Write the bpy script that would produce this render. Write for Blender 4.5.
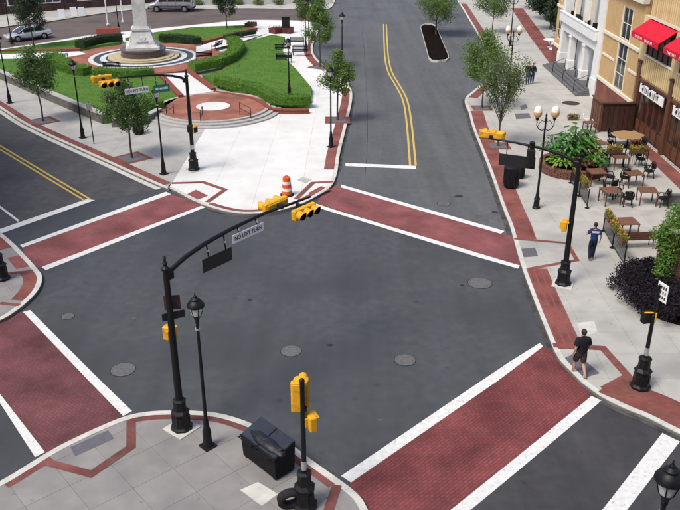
import bpy, bmesh, math, random
from math import sin, cos, pi, radians, atan2, hypot
from mathutils import Vector, Matrix

for o in list(bpy.data.objects): bpy.data.objects.remove(o)
scn = bpy.context.scene
C = scn.collection
R = random.Random(7)

# ------------------------------------------------------------------ camera
F, CX, CY, HC = 797.0, 340.0, 255.0, 15.2
TH = math.atan(375.0 / F)
cam = bpy.data.cameras.new('camera'); co = bpy.data.objects.new('camera', cam); C.objects.link(co)
co.location = (0, 0, HC); co.rotation_euler = (pi/2 - TH, 0, 0)
cam.sensor_width = 36; cam.lens = 36 * F / 680; cam.clip_end = 3000; cam.clip_start = 0.1
scn.camera = co
# ------------------------------------------------------------------ sky, sun, exposure
SUN_EL, SUN_AZ = 56.0, 232.0          # azimuth clockwise from +y (camera looks along +y)
w = bpy.data.worlds.new('World'); scn.world = w; w.use_nodes = True
nt = w.node_tree; bg = nt.nodes['Background']
sky = nt.nodes.new('ShaderNodeTexSky'); sky.sky_type = 'NISHITA'; sky.sun_disc = False
sky.sun_elevation = radians(SUN_EL); sky.sun_rotation = radians(SUN_AZ)
sky.dust_density = 4.0; sky.air_density = 1.0; sky.ozone_density = 1.0; sky.altitude = 50
nt.links.new(sky.outputs[0], bg.inputs[0]); bg.inputs[1].default_value = 0.125
sl = bpy.data.lights.new('sun', 'SUN'); sl.energy = 1.5; sl.angle = radians(18); sl.color = (1, .965, .91)
so = bpy.data.objects.new('sun', sl); C.objects.link(so)
so.location = (-20, -20, 60)
_d = Vector((sin(radians(SUN_AZ))*cos(radians(SUN_EL)), cos(radians(SUN_AZ))*cos(radians(SUN_EL)), sin(radians(SUN_EL))))
so.rotation_euler = _d.to_track_quat('Z', 'Y').to_euler()
scn.view_settings.view_transform = 'Standard'; scn.view_settings.look = 'None'
scn.view_settings.exposure = 0.62; scn.view_settings.gamma = 1; scn.view_settings.use_curve_mapping = False

# ------------------------------------------------------------------ pixel -> place
_c, _s = cos(TH), sin(TH)
def ray(px, py):
    x = (px-CX)/F; y = -(py-CY)/F
    return Vector((x, _c+_s*y, -_s+_c*y))
def P(px, py, z=0.0):
    r = ray(px, py); t = (z-HC)/r.z
    return Vector((r.x*t, r.y*t, z))
def P2(px, py, z=0.0):
    v = P(px, py, z); return (v.x, v.y)

# ------------------------------------------------------------------ materials
MATS = {}
def mat(name, c1, c2=None, scale=4.0, rough=.8, bump=0.0, bscale=60.0, metal=0.0, rand=0.0, coords='pos',
        detail=6, stops=(.35, .65), c3=None, c3scale=.4, c3stops=(.5, .7), emit=None, spec=None, coat=0, transl=0, bdist=.01, spots=0, streak=None):
    if spec is None: spec = .2 if rough >= .7 else .5
    m = bpy.data.materials.new(name); m.use_nodes = True; n = m.node_tree.nodes; L = m.node_tree.links
    b = n['Principled BSDF']; b.inputs['Roughness'].default_value = rough; b.inputs['Metallic'].default_value = metal
    b.inputs['Specular IOR Level'].default_value = spec; b.inputs['Coat Weight'].default_value = coat
    if coords == 'pos': src = n.new('ShaderNodeNewGeometry').outputs['Position']
    else: src = n.new('ShaderNodeTexCoord').outputs['Object']
    c2 = c2 or tuple(v*.8 for v in c1)
    nz = n.new('ShaderNodeTexNoise'); nz.inputs['Scale'].default_value = scale; nz.inputs['Detail'].default_value = detail
    L.new(src, nz.inputs['Vector'])
    rp = n.new('ShaderNodeValToRGB'); e = rp.color_ramp.elements
    e[0].position, e[1].position = stops; e[0].color = (*c1, 1); e[1].color = (*c2, 1)
    L.new(nz.outputs['Fac'], rp.inputs[0]); col = rp.outputs[0]
    if c3:
        n3 = n.new('ShaderNodeTexNoise'); n3.inputs['Scale'].default_value = c3scale; n3.inputs['Detail'].default_value = 5
        L.new(src, n3.inputs['Vector'])
        r3 = n.new('ShaderNodeValToRGB'); e = r3.color_ramp.elements; e[0].position, e[1].position = c3stops
        e[0].color = (0, 0, 0, 1); e[1].color = (1, 1, 1, 1); L.new(n3.outputs['Fac'], r3.inputs[0])
        mx = n.new('ShaderNodeMix'); mx.data_type = 'RGBA'; L.new(r3.outputs[0], mx.inputs[0]); L.new(col, mx.inputs[6]); mx.inputs[7].default_value = (*c3, 1)
        col = mx.outputs[2]
    if spots:
        vo = n.new('ShaderNodeTexVoronoi'); vo.inputs['Scale'].default_value = spots; L.new(src, vo.inputs['Vector'])
        lt = n.new('ShaderNodeMapRange'); lt.inputs[1].default_value = .055; lt.inputs[2].default_value = .10; lt.inputs[3].default_value = .8; lt.inputs[4].default_value = 1.0; L.new(vo.outputs['Distance'], lt.inputs[0])
        h2 = n.new('ShaderNodeHueSaturation'); L.new(lt.outputs[0], h2.inputs['Value']); L.new(col, h2.inputs['Color']); col = h2.outputs[0]
    if streak:                                  # worn wheel paths / drips: noise stretched along one direction
        sc, ang, lo, hi, stv = streak
        mp = n.new('ShaderNodeMapping'); mp.inputs['Rotation'].default_value = (0, 0, radians(ang)); mp.inputs['Scale'].default_value = (sc, sc*.06, 1); L.new(src, mp.inputs[0])
        ns = n.new('ShaderNodeTexNoise'); ns.inputs['Scale'].default_value = 1; ns.inputs['Detail'].default_value = 7; ns.inputs['Roughness'].default_value = .65; L.new(mp.outputs[0], ns.inputs['Vector'])
        sm = n.new('ShaderNodeMapRange'); sm.inputs[1].default_value = .3; sm.inputs[2].default_value = .72; sm.inputs[3].default_value = lo; sm.inputs[4].default_value = hi; L.new(ns.outputs['Fac'], sm.inputs[0])
        h3 = n.new('ShaderNodeHueSaturation'); L.new(sm.outputs[0], h3.inputs['Value']); L.new(col, h3.inputs['Color']); col = h3.outputs[0]
    if rand:
        oi = n.new('ShaderNodeObjectInfo'); mr = n.new('ShaderNodeMapRange'); mr.inputs[3].default_value = 1-rand; mr.inputs[4].default_value = 1+rand
        L.new(oi.outputs['Random'], mr.inputs[0])
        hs = n.new('ShaderNodeHueSaturation'); L.new(mr.outputs[0], hs.inputs['Value']); L.new(col, hs.inputs['Color']); col = hs.outputs[0]
    L.new(col, b.inputs['Base Color'])
    if bump:
        bn = n.new('ShaderNodeTexNoise'); bn.inputs['Scale'].default_value = bscale; bn.inputs['Detail'].default_value = 4; L.new(src, bn.inputs['Vector'])
        bp = n.new('ShaderNodeBump'); bp.inputs['Strength'].default_value = bump; bp.inputs['Distance'].default_value = bdist
        L.new(bn.outputs['Fac'], bp.inputs['Height']); L.new(bp.outputs[0], b.inputs['Normal'])
    if emit:
        b.inputs['Emission Color'].default_value = (*emit[:3], 1); b.inputs['Emission Strength'].default_value = emit[3]
    if transl:
        tr = n.new('ShaderNodeBsdfTranslucent'); L.new(col, tr.inputs[0]); ms = n.new('ShaderNodeMixShader'); ms.inputs[0].default_value = transl
        L.new(b.outputs[0], ms.inputs[1]); L.new(tr.outputs[0], ms.inputs[2]); L.new(ms.outputs[0], n['Material Output'].inputs[0])
    MATS[name] = m; return m
def brickmat(name, c1, c2, mortar, bw, bh, msize=.006, plane='xy', rot=0, rough=.85, bump=.5, stain=None, offs=.5):
    m = bpy.data.materials.new(name); m.use_nodes = True; n = m.node_tree.nodes; L = m.node_tree.links
    b = n['Principled BSDF']; b.inputs['Roughness'].default_value = rough; b.inputs['Specular IOR Level'].default_value = .2
    g = n.new('ShaderNodeNewGeometry').outputs['Position']
    sp = n.new('ShaderNodeSeparateXYZ'); cb = n.new('ShaderNodeCombineXYZ'); L.new(g, sp.inputs[0])
    a, c = {'xy': (0, 1), 'yz': (1, 2), 'xz': (0, 2)}[plane]
    if plane == 'wall':
        pass
    L.new(sp.outputs[a], cb.inputs[0]); L.new(sp.outputs[c], cb.inputs[1])
    mp = n.new('ShaderNodeMapping'); mp.inputs['Rotation'].default_value = (0, 0, radians(rot)); L.new(cb.outputs[0], mp.inputs[0])
    br = n.new('ShaderNodeTexBrick'); br.offset = offs; br.inputs['Scale'].default_value = 1; br.inputs['Brick Width'].default_value = bw; br.inputs['Row Height'].default_value = bh
    br.inputs['Mortar Size'].default_value = msize; br.inputs['Mortar Smooth'].default_value = .3; br.inputs['Color1'].default_value = (*c1, 1); br.inputs['Color2'].default_value = (*c2, 1); br.inputs['Mortar'].default_value = (*mortar, 1)
    L.new(mp.outputs[0], br.inputs[0])
    nz = n.new('ShaderNodeTexNoise'); nz.inputs['Scale'].default_value = .7; nz.inputs['Detail'].default_value = 8; L.new(g, nz.inputs[0])
    mr = n.new('ShaderNodeMapRange'); mr.inputs[1].default_value = .3; mr.inputs[2].default_value = .7; mr.inputs[3].default_value = .62; mr.inputs[4].default_value = 1.24; L.new(nz.outputs['Fac'], mr.inputs[0])
    hs = n.new('ShaderNodeHueSaturation'); L.new(br.outputs[0], hs.inputs['Color']); L.new(mr.outputs[0], hs.inputs['Value'])
    col = hs.outputs[0]
    if stain:
        n3 = n.new('ShaderNodeTexNoise'); n3.inputs['Scale'].default_value = 1.6; n3.inputs['Detail'].default_value = 9; n3.inputs['Roughness'].default_value = .7; L.new(g, n3.inputs[0])
        r3 = n.new('ShaderNodeValToRGB'); e = r3.color_ramp.elements; e[0].position, e[1].position = .52, .78; e[0].color = (0, 0, 0, 1); e[1].color = (.8, .8, .8, 1); L.new(n3.outputs['Fac'], r3.inputs[0])
        mx = n.new('ShaderNodeMix'); mx.data_type = 'RGBA'; L.new(r3.outputs[0], mx.inputs[0]); L.new(col, mx.inputs[6]); mx.inputs[7].default_value = (*stain, 1); col = mx.outputs[2]
    L.new(col, b.inputs['Base Color'])
    bp = n.new('ShaderNodeBump'); bp.inputs['Strength'].default_value = bump; bp.inputs['Distance'].default_value = .006; bp.invert = True
    L.new(br.outputs['Fac'], bp.inputs['Height']); L.new(bp.outputs[0], b.inputs['Normal'])
    MATS[name] = m; return m

mat('asphalt', (.061, .067, .073), (.079, .085, .091), 2.6, .88, .7, 120, c3=(.054, .059, .065), c3scale=.16, c3stops=(.44, .62), stops=(.3, .7), bdist=.006, spots=.7, streak=(.9, 45, .9, 1.14, 0), detail=10)
mat('asphalt_up', (.096, .100, .105), (.116, .120, .125), 2.6, .88, .7, 120, c3=(.086, .090, .095), c3scale=.2, stops=(.3, .7), bdist=.006, spots=.8, streak=(.8, 4, .84, 1.2, 0), detail=10)
mat('asphalt_low', (.052, .051, .055), (.068, .067, .071), 2.6, .88, .7, 120, c3=(.044, .043, .047), c3scale=.2, stops=(.3, .7), bdist=.006, spots=1.3, streak=(.9, -45, .84, 1.2, 0), detail=10)
mat('tar', (.022, .023, .025), (.032, .033, .035), 6, .7)
mat('stain', (.12, .12, .118), (.085, .087, .088), 3, .9)
mat('gutter_dirt', (.040, .038, .036), (.075, .072, .068), 2.2, .95, c3=(.10, .095, .088), c3scale=1.2)
mat('faded_sign', (.10, .055, .05), (.08, .045, .042), 6, .7)
mat('asphalt_old', (.074, .073, .075), (.094, .092, .094), 2.2, .9, .6, 130, c3=(.064, .062, .064), c3scale=.3, bdist=.006, spots=1.2, streak=(.8, -46, .84, 1.18, 0), detail=10)
mat('asphalt_cross', (.115, .092, .085), (.14, .112, .102), .5, .92, .4, 100, c3=(.085, .077, .075), c3scale=.2)
brickmat('xwalk_br', (.235, .064, .064), (.19, .052, .053), (.13, .044, .045), .20, .10, .013, rot=-45, bump=.8, stain=(.10, .042, .042))
brickmat('xwalk_t', (.27, .094, .092), (.235, .080, .080), (.185, .070, .070), .20, .10, .013, rot=39, bump=.8, stain=(.18, .075, .075))
brickmat('xwalk_l_shaded', (.175, .066, .070), (.15, .056, .060), (.12, .050, .052), .20, .10, .013, rot=39, bump=.8, stain=(.12, .06, .062))  # left crosswalk: building shade put into a duskier brick colour
mat('line_white', (.74, .74, .71), (.62, .62, .59), 6, .7, .15, 200, c3=(.26, .26, .26), c3scale=7, c3stops=(.60, .78))
mat('line_yellow', (.62, .43, .09), (.52, .37, .09), 6, .7, .15, 200, c3=(.30, .24, .10), c3scale=2.2, c3stops=(.6, .85))
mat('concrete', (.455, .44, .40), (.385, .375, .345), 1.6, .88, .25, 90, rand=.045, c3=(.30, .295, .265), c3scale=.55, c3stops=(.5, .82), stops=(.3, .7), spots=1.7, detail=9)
mat('concrete_shaded', (.29, .276, .264), (.24, .229, .22), 1.6, .9, .3, 90, rand=.05, c3=(.19, .185, .185), c3scale=.7, c3stops=(.48, .8), stops=(.3, .7), spots=1.7, detail=9)  # darker concrete copy: shade over the near left corners put into the colour
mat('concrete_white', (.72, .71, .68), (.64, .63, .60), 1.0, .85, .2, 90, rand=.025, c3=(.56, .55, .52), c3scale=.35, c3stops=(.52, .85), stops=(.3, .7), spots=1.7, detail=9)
mat('kerb', (.60, .59, .54), (.50, .49, .45), 3, .85, .3, 80, rand=.05, c3=(.34, .33, .30), c3scale=1.7, c3stops=(.55, .8))
mat('joint', (.25, .24, .23), (.20, .195, .19), 3, .95)
brickmat('band', (.255, .082, .066), (.205, .066, .055), (.17, .082, .07), .2, .1, .008, rot=0, bump=.5, stain=(.20, .12, .10))
brickmat('band45', (.225, .075, .066), (.18, .062, .055), (.15, .075, .066), .2, .1, .008, rot=45, bump=.5, stain=(.18, .115, .10))
mat('tactile_grey', (.135, .135, .15), (.115, .115, .13), 5, .8, .6, 30)
mat('tactile_red', (.27, .085, .085), (.22, .072, .072), 5, .8, .6, 30)
mat('iron', (.13, .13, .13), (.19, .185, .18), 14, .65, .7, 45, metal=.3)
mat('iron_dark', (.05, .042, .036), (.07, .058, .05), 14, .7, .5, 45)
mat('black_paint', (.007, .0075, .009), (.012, .012, .014), 9, .45, spec=.25, bump=.08, bscale=120, coords='obj')
mat('black_matte', (.012, .012, .013), (.018, .018, .018), 9, .75, .1, 60, coords='obj')
mat('sign_back', (.010, .010, .012), (.015, .015, .017), 5, .55, coords='obj')
mat('signal_yellow', (.78, .41, .018), (.68, .33, .014), 5, .55, coords='obj', c3=(.42, .22, .03), c3scale=3.5, c3stops=(.48, .75), spec=.3)
mat('lens_red', (.10, .012, .012), None, 5, .2); mat('lens_amber', (.13, .06, .01), None, 5, .2); mat('lens_green', (.01, .06, .05), None, 5, .2)
mat('sign_white', (.86, .86, .85), (.80, .80, .79), 8, .5, coords='obj'); mat('sign_green', (.01, .17, .12), (.012, .15, .11), 6, .5, coords='obj')
mat('ink', (.02, .02, .022), None, 5, .6)
mat('galv', (.55, .56, .57), (.45, .46, .47), 8, .45, metal=.6, coords='obj')
mat('glass_lamp', (.68, .68, .66), (.58, .58, .56), 8, .25, coords='obj')
mat('globe', (.85, .82, .72), (.80, .75, .62), 4, .3, coords='obj'); mat('globe_amber', (.62, .40, .20), (.55, .34, .16), 6, .35, coords='obj')
mat('orange', (.72, .10, .012), (.62, .085, .012), 4, .5, coords='obj'); mat('reflective', (.74, .74, .72), (.66, .66, .64), 5, .4, coords='obj')
mat('rubber', (.020, .019, .021), (.032, .030, .033), 12, .85, .3, 60, coords='obj')
mat('grass', (.066, .155, .022), (.105, .205, .032), 1.3, .95, .9, 26, c3=(.085, .165, .032), c3scale=.22, c3stops=(.5, .75), stops=(.3, .7), bdist=.05)
mat('hedge_leaf', (.095, .20, .028), (.13, .26, .04), 2, .75, transl=.25); mat('hedge_dark', (.018, .036, .016), (.030, .055, .022), 6, .8, transl=.15)
mat('leaf_a', (.09, .17, .030), (.15, .25, .05), 2.5, .6, transl=.3); mat('leaf_b', (.065, .125, .028), (.11, .185, .046), 2.5, .6, transl=.3)
mat('leaf_c', (.10, .155, .055), (.155, .215, .075), 2.5, .65, transl=.3); mat('leaf_d', (.018, .040, .016), (.032, .066, .024), 2.5, .6, transl=.2)
mat('leaf_lime', (.17, .30, .03), (.26, .40, .05), 3, .5, transl=.35, rand=.25); mat('leaf_purple', (.012, .009, .013), (.024, .017, .024), 4, .7, transl=.1)
mat('leaf_big', (.045, .17, .03), (.10, .27, .05), 3, .4, transl=.3, rand=.35); mat('leaf_ivy', (.07, .17, .02), (.15, .28, .04), 3, .55, transl=.3); mat('leaf_red', (.10, .022, .02), (.16, .035, .03), 3, .55, transl=.25, rand=.3)
mat('flower_orange', (.62, .20, .02), (.70, .34, .04), 4, .6, transl=.3); mat('flower_red', (.50, .03, .03), (.42, .03, .05), 4, .6, transl=.3)
mat('bark', (.10, .08, .062), (.065, .052, .042), 14, .95, .8, 30)
mat('mulch', (.007, .006, .006), (.018, .013, .011), 9, 1, .9, 40, bdist=.03, spec=0)
brickmat('brick_plaza', (.36, .135, .088), (.30, .115, .078), (.25, .13, .10), .22, .11, .009, rot=20, bump=.4, stain=(.30, .15, .11))
brickmat('brick_wall_y', (.24, .065, .045), (.19, .052, .038), (.24, .17, .14), .22, .075, .009, plane='yz', bump=.6)
brickmat('brick_wall_x', (.24, .085, .055), (.18, .065, .045), (.26, .20, .17), .22, .075, .010, plane='xz', bump=.6)
brickmat('brick_dark', (.105, .045, .042), (.085, .038, .038), (.13, .10, .095), .22, .075, .009, plane='xz', bump=.5)
mat('brick_red', (.26, .072, .052), (.20, .058, .044), 7, .9, .4, 30)
mat('brick_brown', (.17, .085, .062), (.125, .062, .048), 7, .9, .4, 30, rand=.2); mat('stone_grey', (.17, .165, .155), (.12, .118, .112), 3, .9, .5, 20, rand=.12); mat('stone_cap', (.44, .43, .40), (.37, .36, .34), 3, .85, .3, 40, rand=.06)
mat('granite_white', (.66, .66, .63), (.55, .55, .53), 3, .6, .3, 25, c3=(.42, .42, .41), c3scale=1.3, c3stops=(.5, .75)); mat('granite_black', (.035, .033, .034), (.05, .046, .046), 9, .4, .05, 60)
mat('granite_tan', (.50, .42, .27), (.43, .36, .23), 5, .8, .2, 60); mat('granite_brown', (.085, .062, .058), (.11, .085, .08), 7, .35)
mat('stucco', (.56, .375, .185), (.50, .335, .165), 2.2, .9, .35, 120, c3=(.49, .31, .14), c3scale=.8); mat('trim', (.74, .69, .56), (.68, .63, .51), 3, .75, .15, 80)
mat('white_paint', (.78, .78, .76), (.71, .71, .70), 3, .6, .1, 60); mat('cream_wood', (.70, .56, .31), (.62, .49, .26), 5, .75, .3, 40, rand=.10); mat('cream_gap', (.46, .33, .15), (.40, .29, .13), 5, .8)
mat('brown_wood', (.125, .048, .025), (.09, .034, .018), 6, .5, .3, 30, rand=.14); mat('dark_wood', (.060, .022, .015), (.040, .016, .012), 6, .5, .3, 30, rand=.18)
mat('glass_dark', (.014, .017, .022), (.024, .028, .036), 1.2, .06, coords='obj', spec=.7); mat('glass_brown', (.05, .018, .014), (.03, .014, .012), 2, .2)
mat('awning', (.60, .012, .035), (.53, .010, .030), 3, .7, .15, 90); mat('slate', (.10, .10, .105), (.135, .135, .14), 4, .8, .2, 40, rand=.08)
mat('table_wood', (.19, .085, .05), (.14, .062, .036), 9, .5, .2, 30, rand=.15, coords='obj'); mat('table_tan', (.40, .24, .11), (.34, .20, .09), 9, .5, .2, 30, coords='obj')
mat('car_silver', (.58, .60, .63), (.55, .57, .60), 2, .25, metal=.55, coat=.6, coords='obj'); mat('van_silver', (.50, .52, .56), (.47, .49, .53), 2, .3, metal=.5, coat=.5, coords='obj')
mat('car_glass', (.012, .014, .018), None, 2, .05, spec=.8, coords='obj'); mat('lamp_red', (.35, .01, .012), None, 4, .3); mat('hub', (.45, .46, .48), (.38, .39, .41), 8, .35, metal=.8, coords='obj')
mat('bin_black', (.007, .007, .009), (.011, .011, .013), 7, .75, .1, 60, coords='obj'); mat('bin_lid', (.020, .026, .036), (.028, .035, .046), 3, .22, coat=.3, coords='obj')
mat('bag_black', (.008, .008, .011), (.012, .012, .016), 7, .5, .6, 14, coords='obj', bdist=.03)
mat('skin', (.52, .30, .21), (.46, .26, .18), 6, .55, coords='obj'); mat('hair', (.014, .011, .010), (.022, .017, .014), 20, .6, coords='obj')
mat('shirt_black', (.012, .012, .016), (.018, .018, .022), 6, .9, 1.0, 13, coords='obj', bdist=.035); mat('shorts', (.048, .036, .032), (.060, .046, .04), 6, .9, 1.0, 13, coords='obj', bdist=.035)
mat('shirt_blue', (.025, .05, .17), (.020, .04, .14), 6, .85, 1.0, 13, coords='obj', bdist=.035); mat('navy', (.014, .018, .036), (.018, .022, .042), 6, .9, 1.0, 13, coords='obj', bdist=.035); mat('jeans', (.028, .050, .12), (.022, .04, .10), 6, .9, 1.0, 13, coords='obj', bdist=.035)
mat('shoe_white', (.62, .62, .6), None, 6, .6, coords='obj'); mat('shoe_dark', (.03, .03, .032), None, 6, .6, coords='obj'); mat('shirt_white', (.7, .7, .72), None, 6, .8, coords='obj')
mat('beige_wall', (.42, .38, .31), (.37, .33, .27), 2, .9, .2, 60); mat('far_wall', (.50, .50, .47), (.40, .40, .38), 1.5, .9, .3, 20)
mat('ground_dirt', (.10, .10, .09), (.14, .13, .11), .3, 1)

# ------------------------------------------------------------------ mesh helpers
class MB:
    def __init__(s): s.v = []; s.f = []
    def add(s, vs, fs, M=None):
        o = len(s.v)
        s.v += [tuple(M @ Vector(p)) if M is not None else tuple(p) for p in vs]
        s.f += [tuple(i+o for i in f) for f in fs]; return s
    def box(s, c, d, rz=0, bev=0, M=None):
        x, y, z = d[0]/2, d[1]/2, d[2]/2
        T = Matrix.Translation(c) @ Matrix.Rotation(rz, 4, 'Z')
        if M is not None: T = M @ T
        if bev <= 0:
            vs = [(-x,-y,-z),(x,-y,-z),(x,y,-z),(-x,y,-z),(-x,-y,z),(x,-y,z),(x,y,z),(-x,y,z)]
            return s.add(vs, [(0,3,2,1),(4,5,6,7),(0,1,5,4),(1,2,6,5),(2,3,7,6),(3,0,4,7)], T)
        b = min(bev, x*.9, y*.9, z*.9); bm = bmesh.new(); bmesh.ops.create_cube(bm, size=1)
        for v in bm.verts: v.co = Vector((v.co.x*2*x, v.co.y*2*y, v.co.z*2*z))
        bmesh.ops.bevel(bm, geom=bm.edges[:], offset=b, segments=1, affect='EDGES', profile=.5)
        bm.verts.index_update()
        vs = [v.co.copy() for v in bm.verts]; fs = [tuple(v.index for v in f.verts) for f in bm.faces]; bm.free()
        return s.add(vs, fs, T)
    def lathe(s, prof, n=16, c=(0,0,0), M=None, a0=0, cap=True):
        vs = []; fs = []
        for r, z in prof:
            for i in range(n):
                a = a0+2*pi*i/n; vs.append((c[0]+r*cos(a), c[1]+r*sin(a), c[2]+z))
        for k in range(len(prof)-1):
            for i in range(n):
                j = (i+1) % n; fs.append((k*n+i, k*n+j, (k+1)*n+j, (k+1)*n+i))
        if cap:
            if prof[0][0] > 1e-4: fs.append(tuple(reversed(range(n))))
            if prof[-1][0] > 1e-4: fs.append(tuple(range((len(prof)-1)*n, len(prof)*n)))
        return s.add(vs, fs, M)
    def tube(s, pts, rad, n=8, M=None, flat=1.0, cap=True):
        pts = [Vector(p) for p in pts]; rad = rad if isinstance(rad, (list, tuple)) else [rad]*len(pts)
        vs = []; fs = []; up = None
        for i, p in enumerate(pts):
            t = (pts[min(i+1, len(pts)-1)] - pts[max(i-1, 0)]).normalized()
            if up is None:
                up = Vector((0,0,1)) if abs(t.z) < .9 else Vector((1,0,0))
            u = (up - t*up.dot(t)).normalized(); w_ = t.cross(u); up = u
            for k in range(n):
                a = 2*pi*k/n; vs.append(p + (u*cos(a)*flat + w_*sin(a))*rad[i])
        for i in range(len(pts)-1):
            for k in range(n):
                j = (k+1) % n; fs.append((i*n+k, i*n+j, (i+1)*n+j, (i+1)*n+k))
        if cap: fs.append(tuple(reversed(range(n)))); fs.append(tuple(range((len(pts)-1)*n, len(pts)*n)))
        return s.add(vs, fs, M)
    def prism(s, poly, z0, z1, M=None):
        a = sum(poly[i][0]*poly[(i+1)%len(poly)][1]-poly[(i+1)%len(poly)][0]*poly[i][1] for i in range(len(poly)))
        if a < 0: poly = poly[::-1]
        n = len(poly); vs = [(p[0], p[1], z0) for p in poly]+[(p[0], p[1], z1) for p in poly]
        fs = [tuple(reversed(range(n))), tuple(range(n, 2*n))]+[(i, (i+1)%n, n+(i+1)%n, n+i) for i in range(n)]
        return s.add(vs, fs, M)
    def sphere(s, c, r, n=10, m=7, sz=(1,1,1), M=None):
        pr = [(max(1e-5, sin(pi*i/m)), -cos(pi*i/m)) for i in range(m+1)]
        T = Matrix.Translation(c) @ Matrix.Diagonal((r*sz[0], r*sz[1], r*sz[2], 1))
        return s.lathe(pr, n, M=(M @ T if M is not None else T), cap=False)
    def quad(s, a, b, c, d): return s.add([a, b, c, d], [(0,1,2,3)])
    def out(s, name, m, parent=None, smooth=None):
        me = bpy.data.meshes.new(name); me.from_pydata(s.v, [], s.f); me.validate()
        if smooth:
            for p in me.polygons: p.use_smooth = True
            me.set_sharp_from_angle(angle=radians(smooth))
        me.materials.append(MATS[m]); o = bpy.data.objects.new(name, me); C.objects.link(o)
        if parent: o.parent = parent
        return o
def tag(o, label=None, cat=None, group=None, kind=None):
    if label: o['label'] = label
    if cat: o['category'] = cat
    if group: o['group'] = group
    if kind: o['kind'] = kind
    return o
def thing(name, label, cat, loc=(0,0,0), rz=0, group=None):
    o = bpy.data.objects.new(name, None); C.objects.link(o); o.empty_display_size = .2
    o.location = loc; o.rotation_euler = (0,0,rz); return tag(o, label, cat, group)
def dup(root, loc, rz, label=None, group=None):
    def rec(o, par):
        c = o.copy(); C.objects.link(c); c.parent = par
        for ch in list(o.children): rec(ch, c)
        return c
    r = rec(root, None); r.location = loc; r.rotation_euler = (0,0,rz)
    if label: r['label'] = label
    if group: r['group'] = group
    return r
def text_mesh(txt, size, name, m, parent, M, sx=1.0):
    cu = bpy.data.curves.new('t', 'FONT'); cu.body = txt; cu.size = size; cu.align_x = 'CENTER'; cu.align_y = 'CENTER'; cu.extrude = .002; cu.offset = size*.012
    t = bpy.data.objects.new('t', cu); C.objects.link(t)
    me = bpy.data.meshes.new_from_object(t.evaluated_get(bpy.context.evaluated_depsgraph_get()))
    bpy.data.objects.remove(t); me.transform(M @ Matrix.Diagonal((sx, 1, 1, 1))); me.materials.clear(); me.materials.append(MATS[m]); me.name = name
    o = bpy.data.objects.new(name, me); C.objects.link(o); o.parent = parent; return o

# ------------------------------------------------------------------ plan helpers
def smooth_line(pts, k=5):
    out = []; n = len(pts)
    for i in range(n-1):
        p0, p1, p2, p3 = [Vector(pts[max(0, min(n-1, j))][:2]) for j in (i-1, i, i+1, i+2)]
        for q in range(k):
            t = q/k
            out.append(.5*((2*p1)+(p2-p0)*t+(2*p0-5*p1+4*p2-p3)*t*t+(3*p1-p0-3*p2+p3)*t**3))
    out.append(Vector(pts[-1][:2])); return out
def offset_line(L, d):              # d > 0: to the left of travel
    out = []
    for i, p in enumerate(L):
        t = (L[min(i+1, len(L)-1)]-L[max(i-1, 0)]).normalized(); out.append(p+Vector((-t.y, t.x))*d)
    return out
def nearest(L, q):
    q = Vector(q[:2]); return min(range(len(L)), key=lambda i: (L[i]-q).length)
def strip(mb, A, B, z0, z1):         # solid strip between two polylines
    n = len(A); vs = [(p.x, p.y, z) for z in (z0, z1) for p in A]+[(p.x, p.y, z) for z in (z0, z1) for p in B]
    fs = []
    for i in range(n-1):
        a0, a1, b0, b1 = i, n+i, 2*n+i, 3*n+i
        fs += [(a1, a1+1, b1+1, b1)[::-1], (a0, a0+1, a1+1, a1)[::-1], (b0, b1, b1+1, b0+1)[::-1]]
    fs += [(0, n, 3*n, 2*n), (n-1, 3*n-1, 4*n-1, 2*n-1)]
    return mb.add(vs, fs)
def ribbon(px, width, zz, name, m, parent):
    L = [Vector(P2(*p, zz)) for p in px]; A, B = [], []
    for i, p in enumerate(L):
        t0 = (L[i]-L[i-1]).normalized() if i else (L[1]-L[0]).normalized()
        t1 = (L[i+1]-L[i]).normalized() if i < len(L)-1 else t0
        nn = Vector((-(t0+t1).y, (t0+t1).x)).normalized(); k = 1/max(.35, nn.dot(Vector((-t0.y, t0.x))))
        A.append(p+nn*width/2*k); B.append(p-nn*width/2*k)
    vs = [(p.x, p.y, zz) for p in A]+[(p.x, p.y, zz) for p in B]; n = len(A)
    return MB().add(vs, [(i, n+i, n+i+1, i+1) for i in range(n-1)]).out(name, m, parent)
def sheet(px, zz, name, m, parent=None):
    poly = [P2(*p, zz) for p in px]
    a = sum(poly[i][0]*poly[(i+1)%len(poly)][1]-poly[(i+1)%len(poly)][0]*poly[i][1] for i in range(len(poly)))
    if a < 0: poly = poly[::-1]
    return MB().add([(x, y, zz) for x, y in poly], [tuple(range(len(poly)))]).out(name, m, parent)
def clip(poly, nx, ny, c):           # keep nx*x+ny*y <= c
    out = []
    for i in range(len(poly)):
        a, b = poly[i], poly[(i+1) % len(poly)]; da = nx*a[0]+ny*a[1]-c; db = nx*b[0]+ny*b[1]-c
        if da <= 0: out.append(a)
        if (da < 0) != (db < 0) and da != db:
            t = da/(da-db); out.append((a[0]+(b[0]-a[0])*t, a[1]+(b[1]-a[1])*t))
    return out
def area(p): return abs(sum(p[i][0]*p[(i+1)%len(p)][1]-p[(i+1)%len(p)][0]*p[i][1] for i in range(len(p))))/2
def inframe(x, y, z=0, m=20):
    d = y*_c-(z-HC)*_s
    if d < 1: return False
    px = CX+F*x/d; py = CY-F*(y*_s+(z-HC)*_c)/d
    return -m < px < 680+m and -m < py < 510+m
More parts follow.
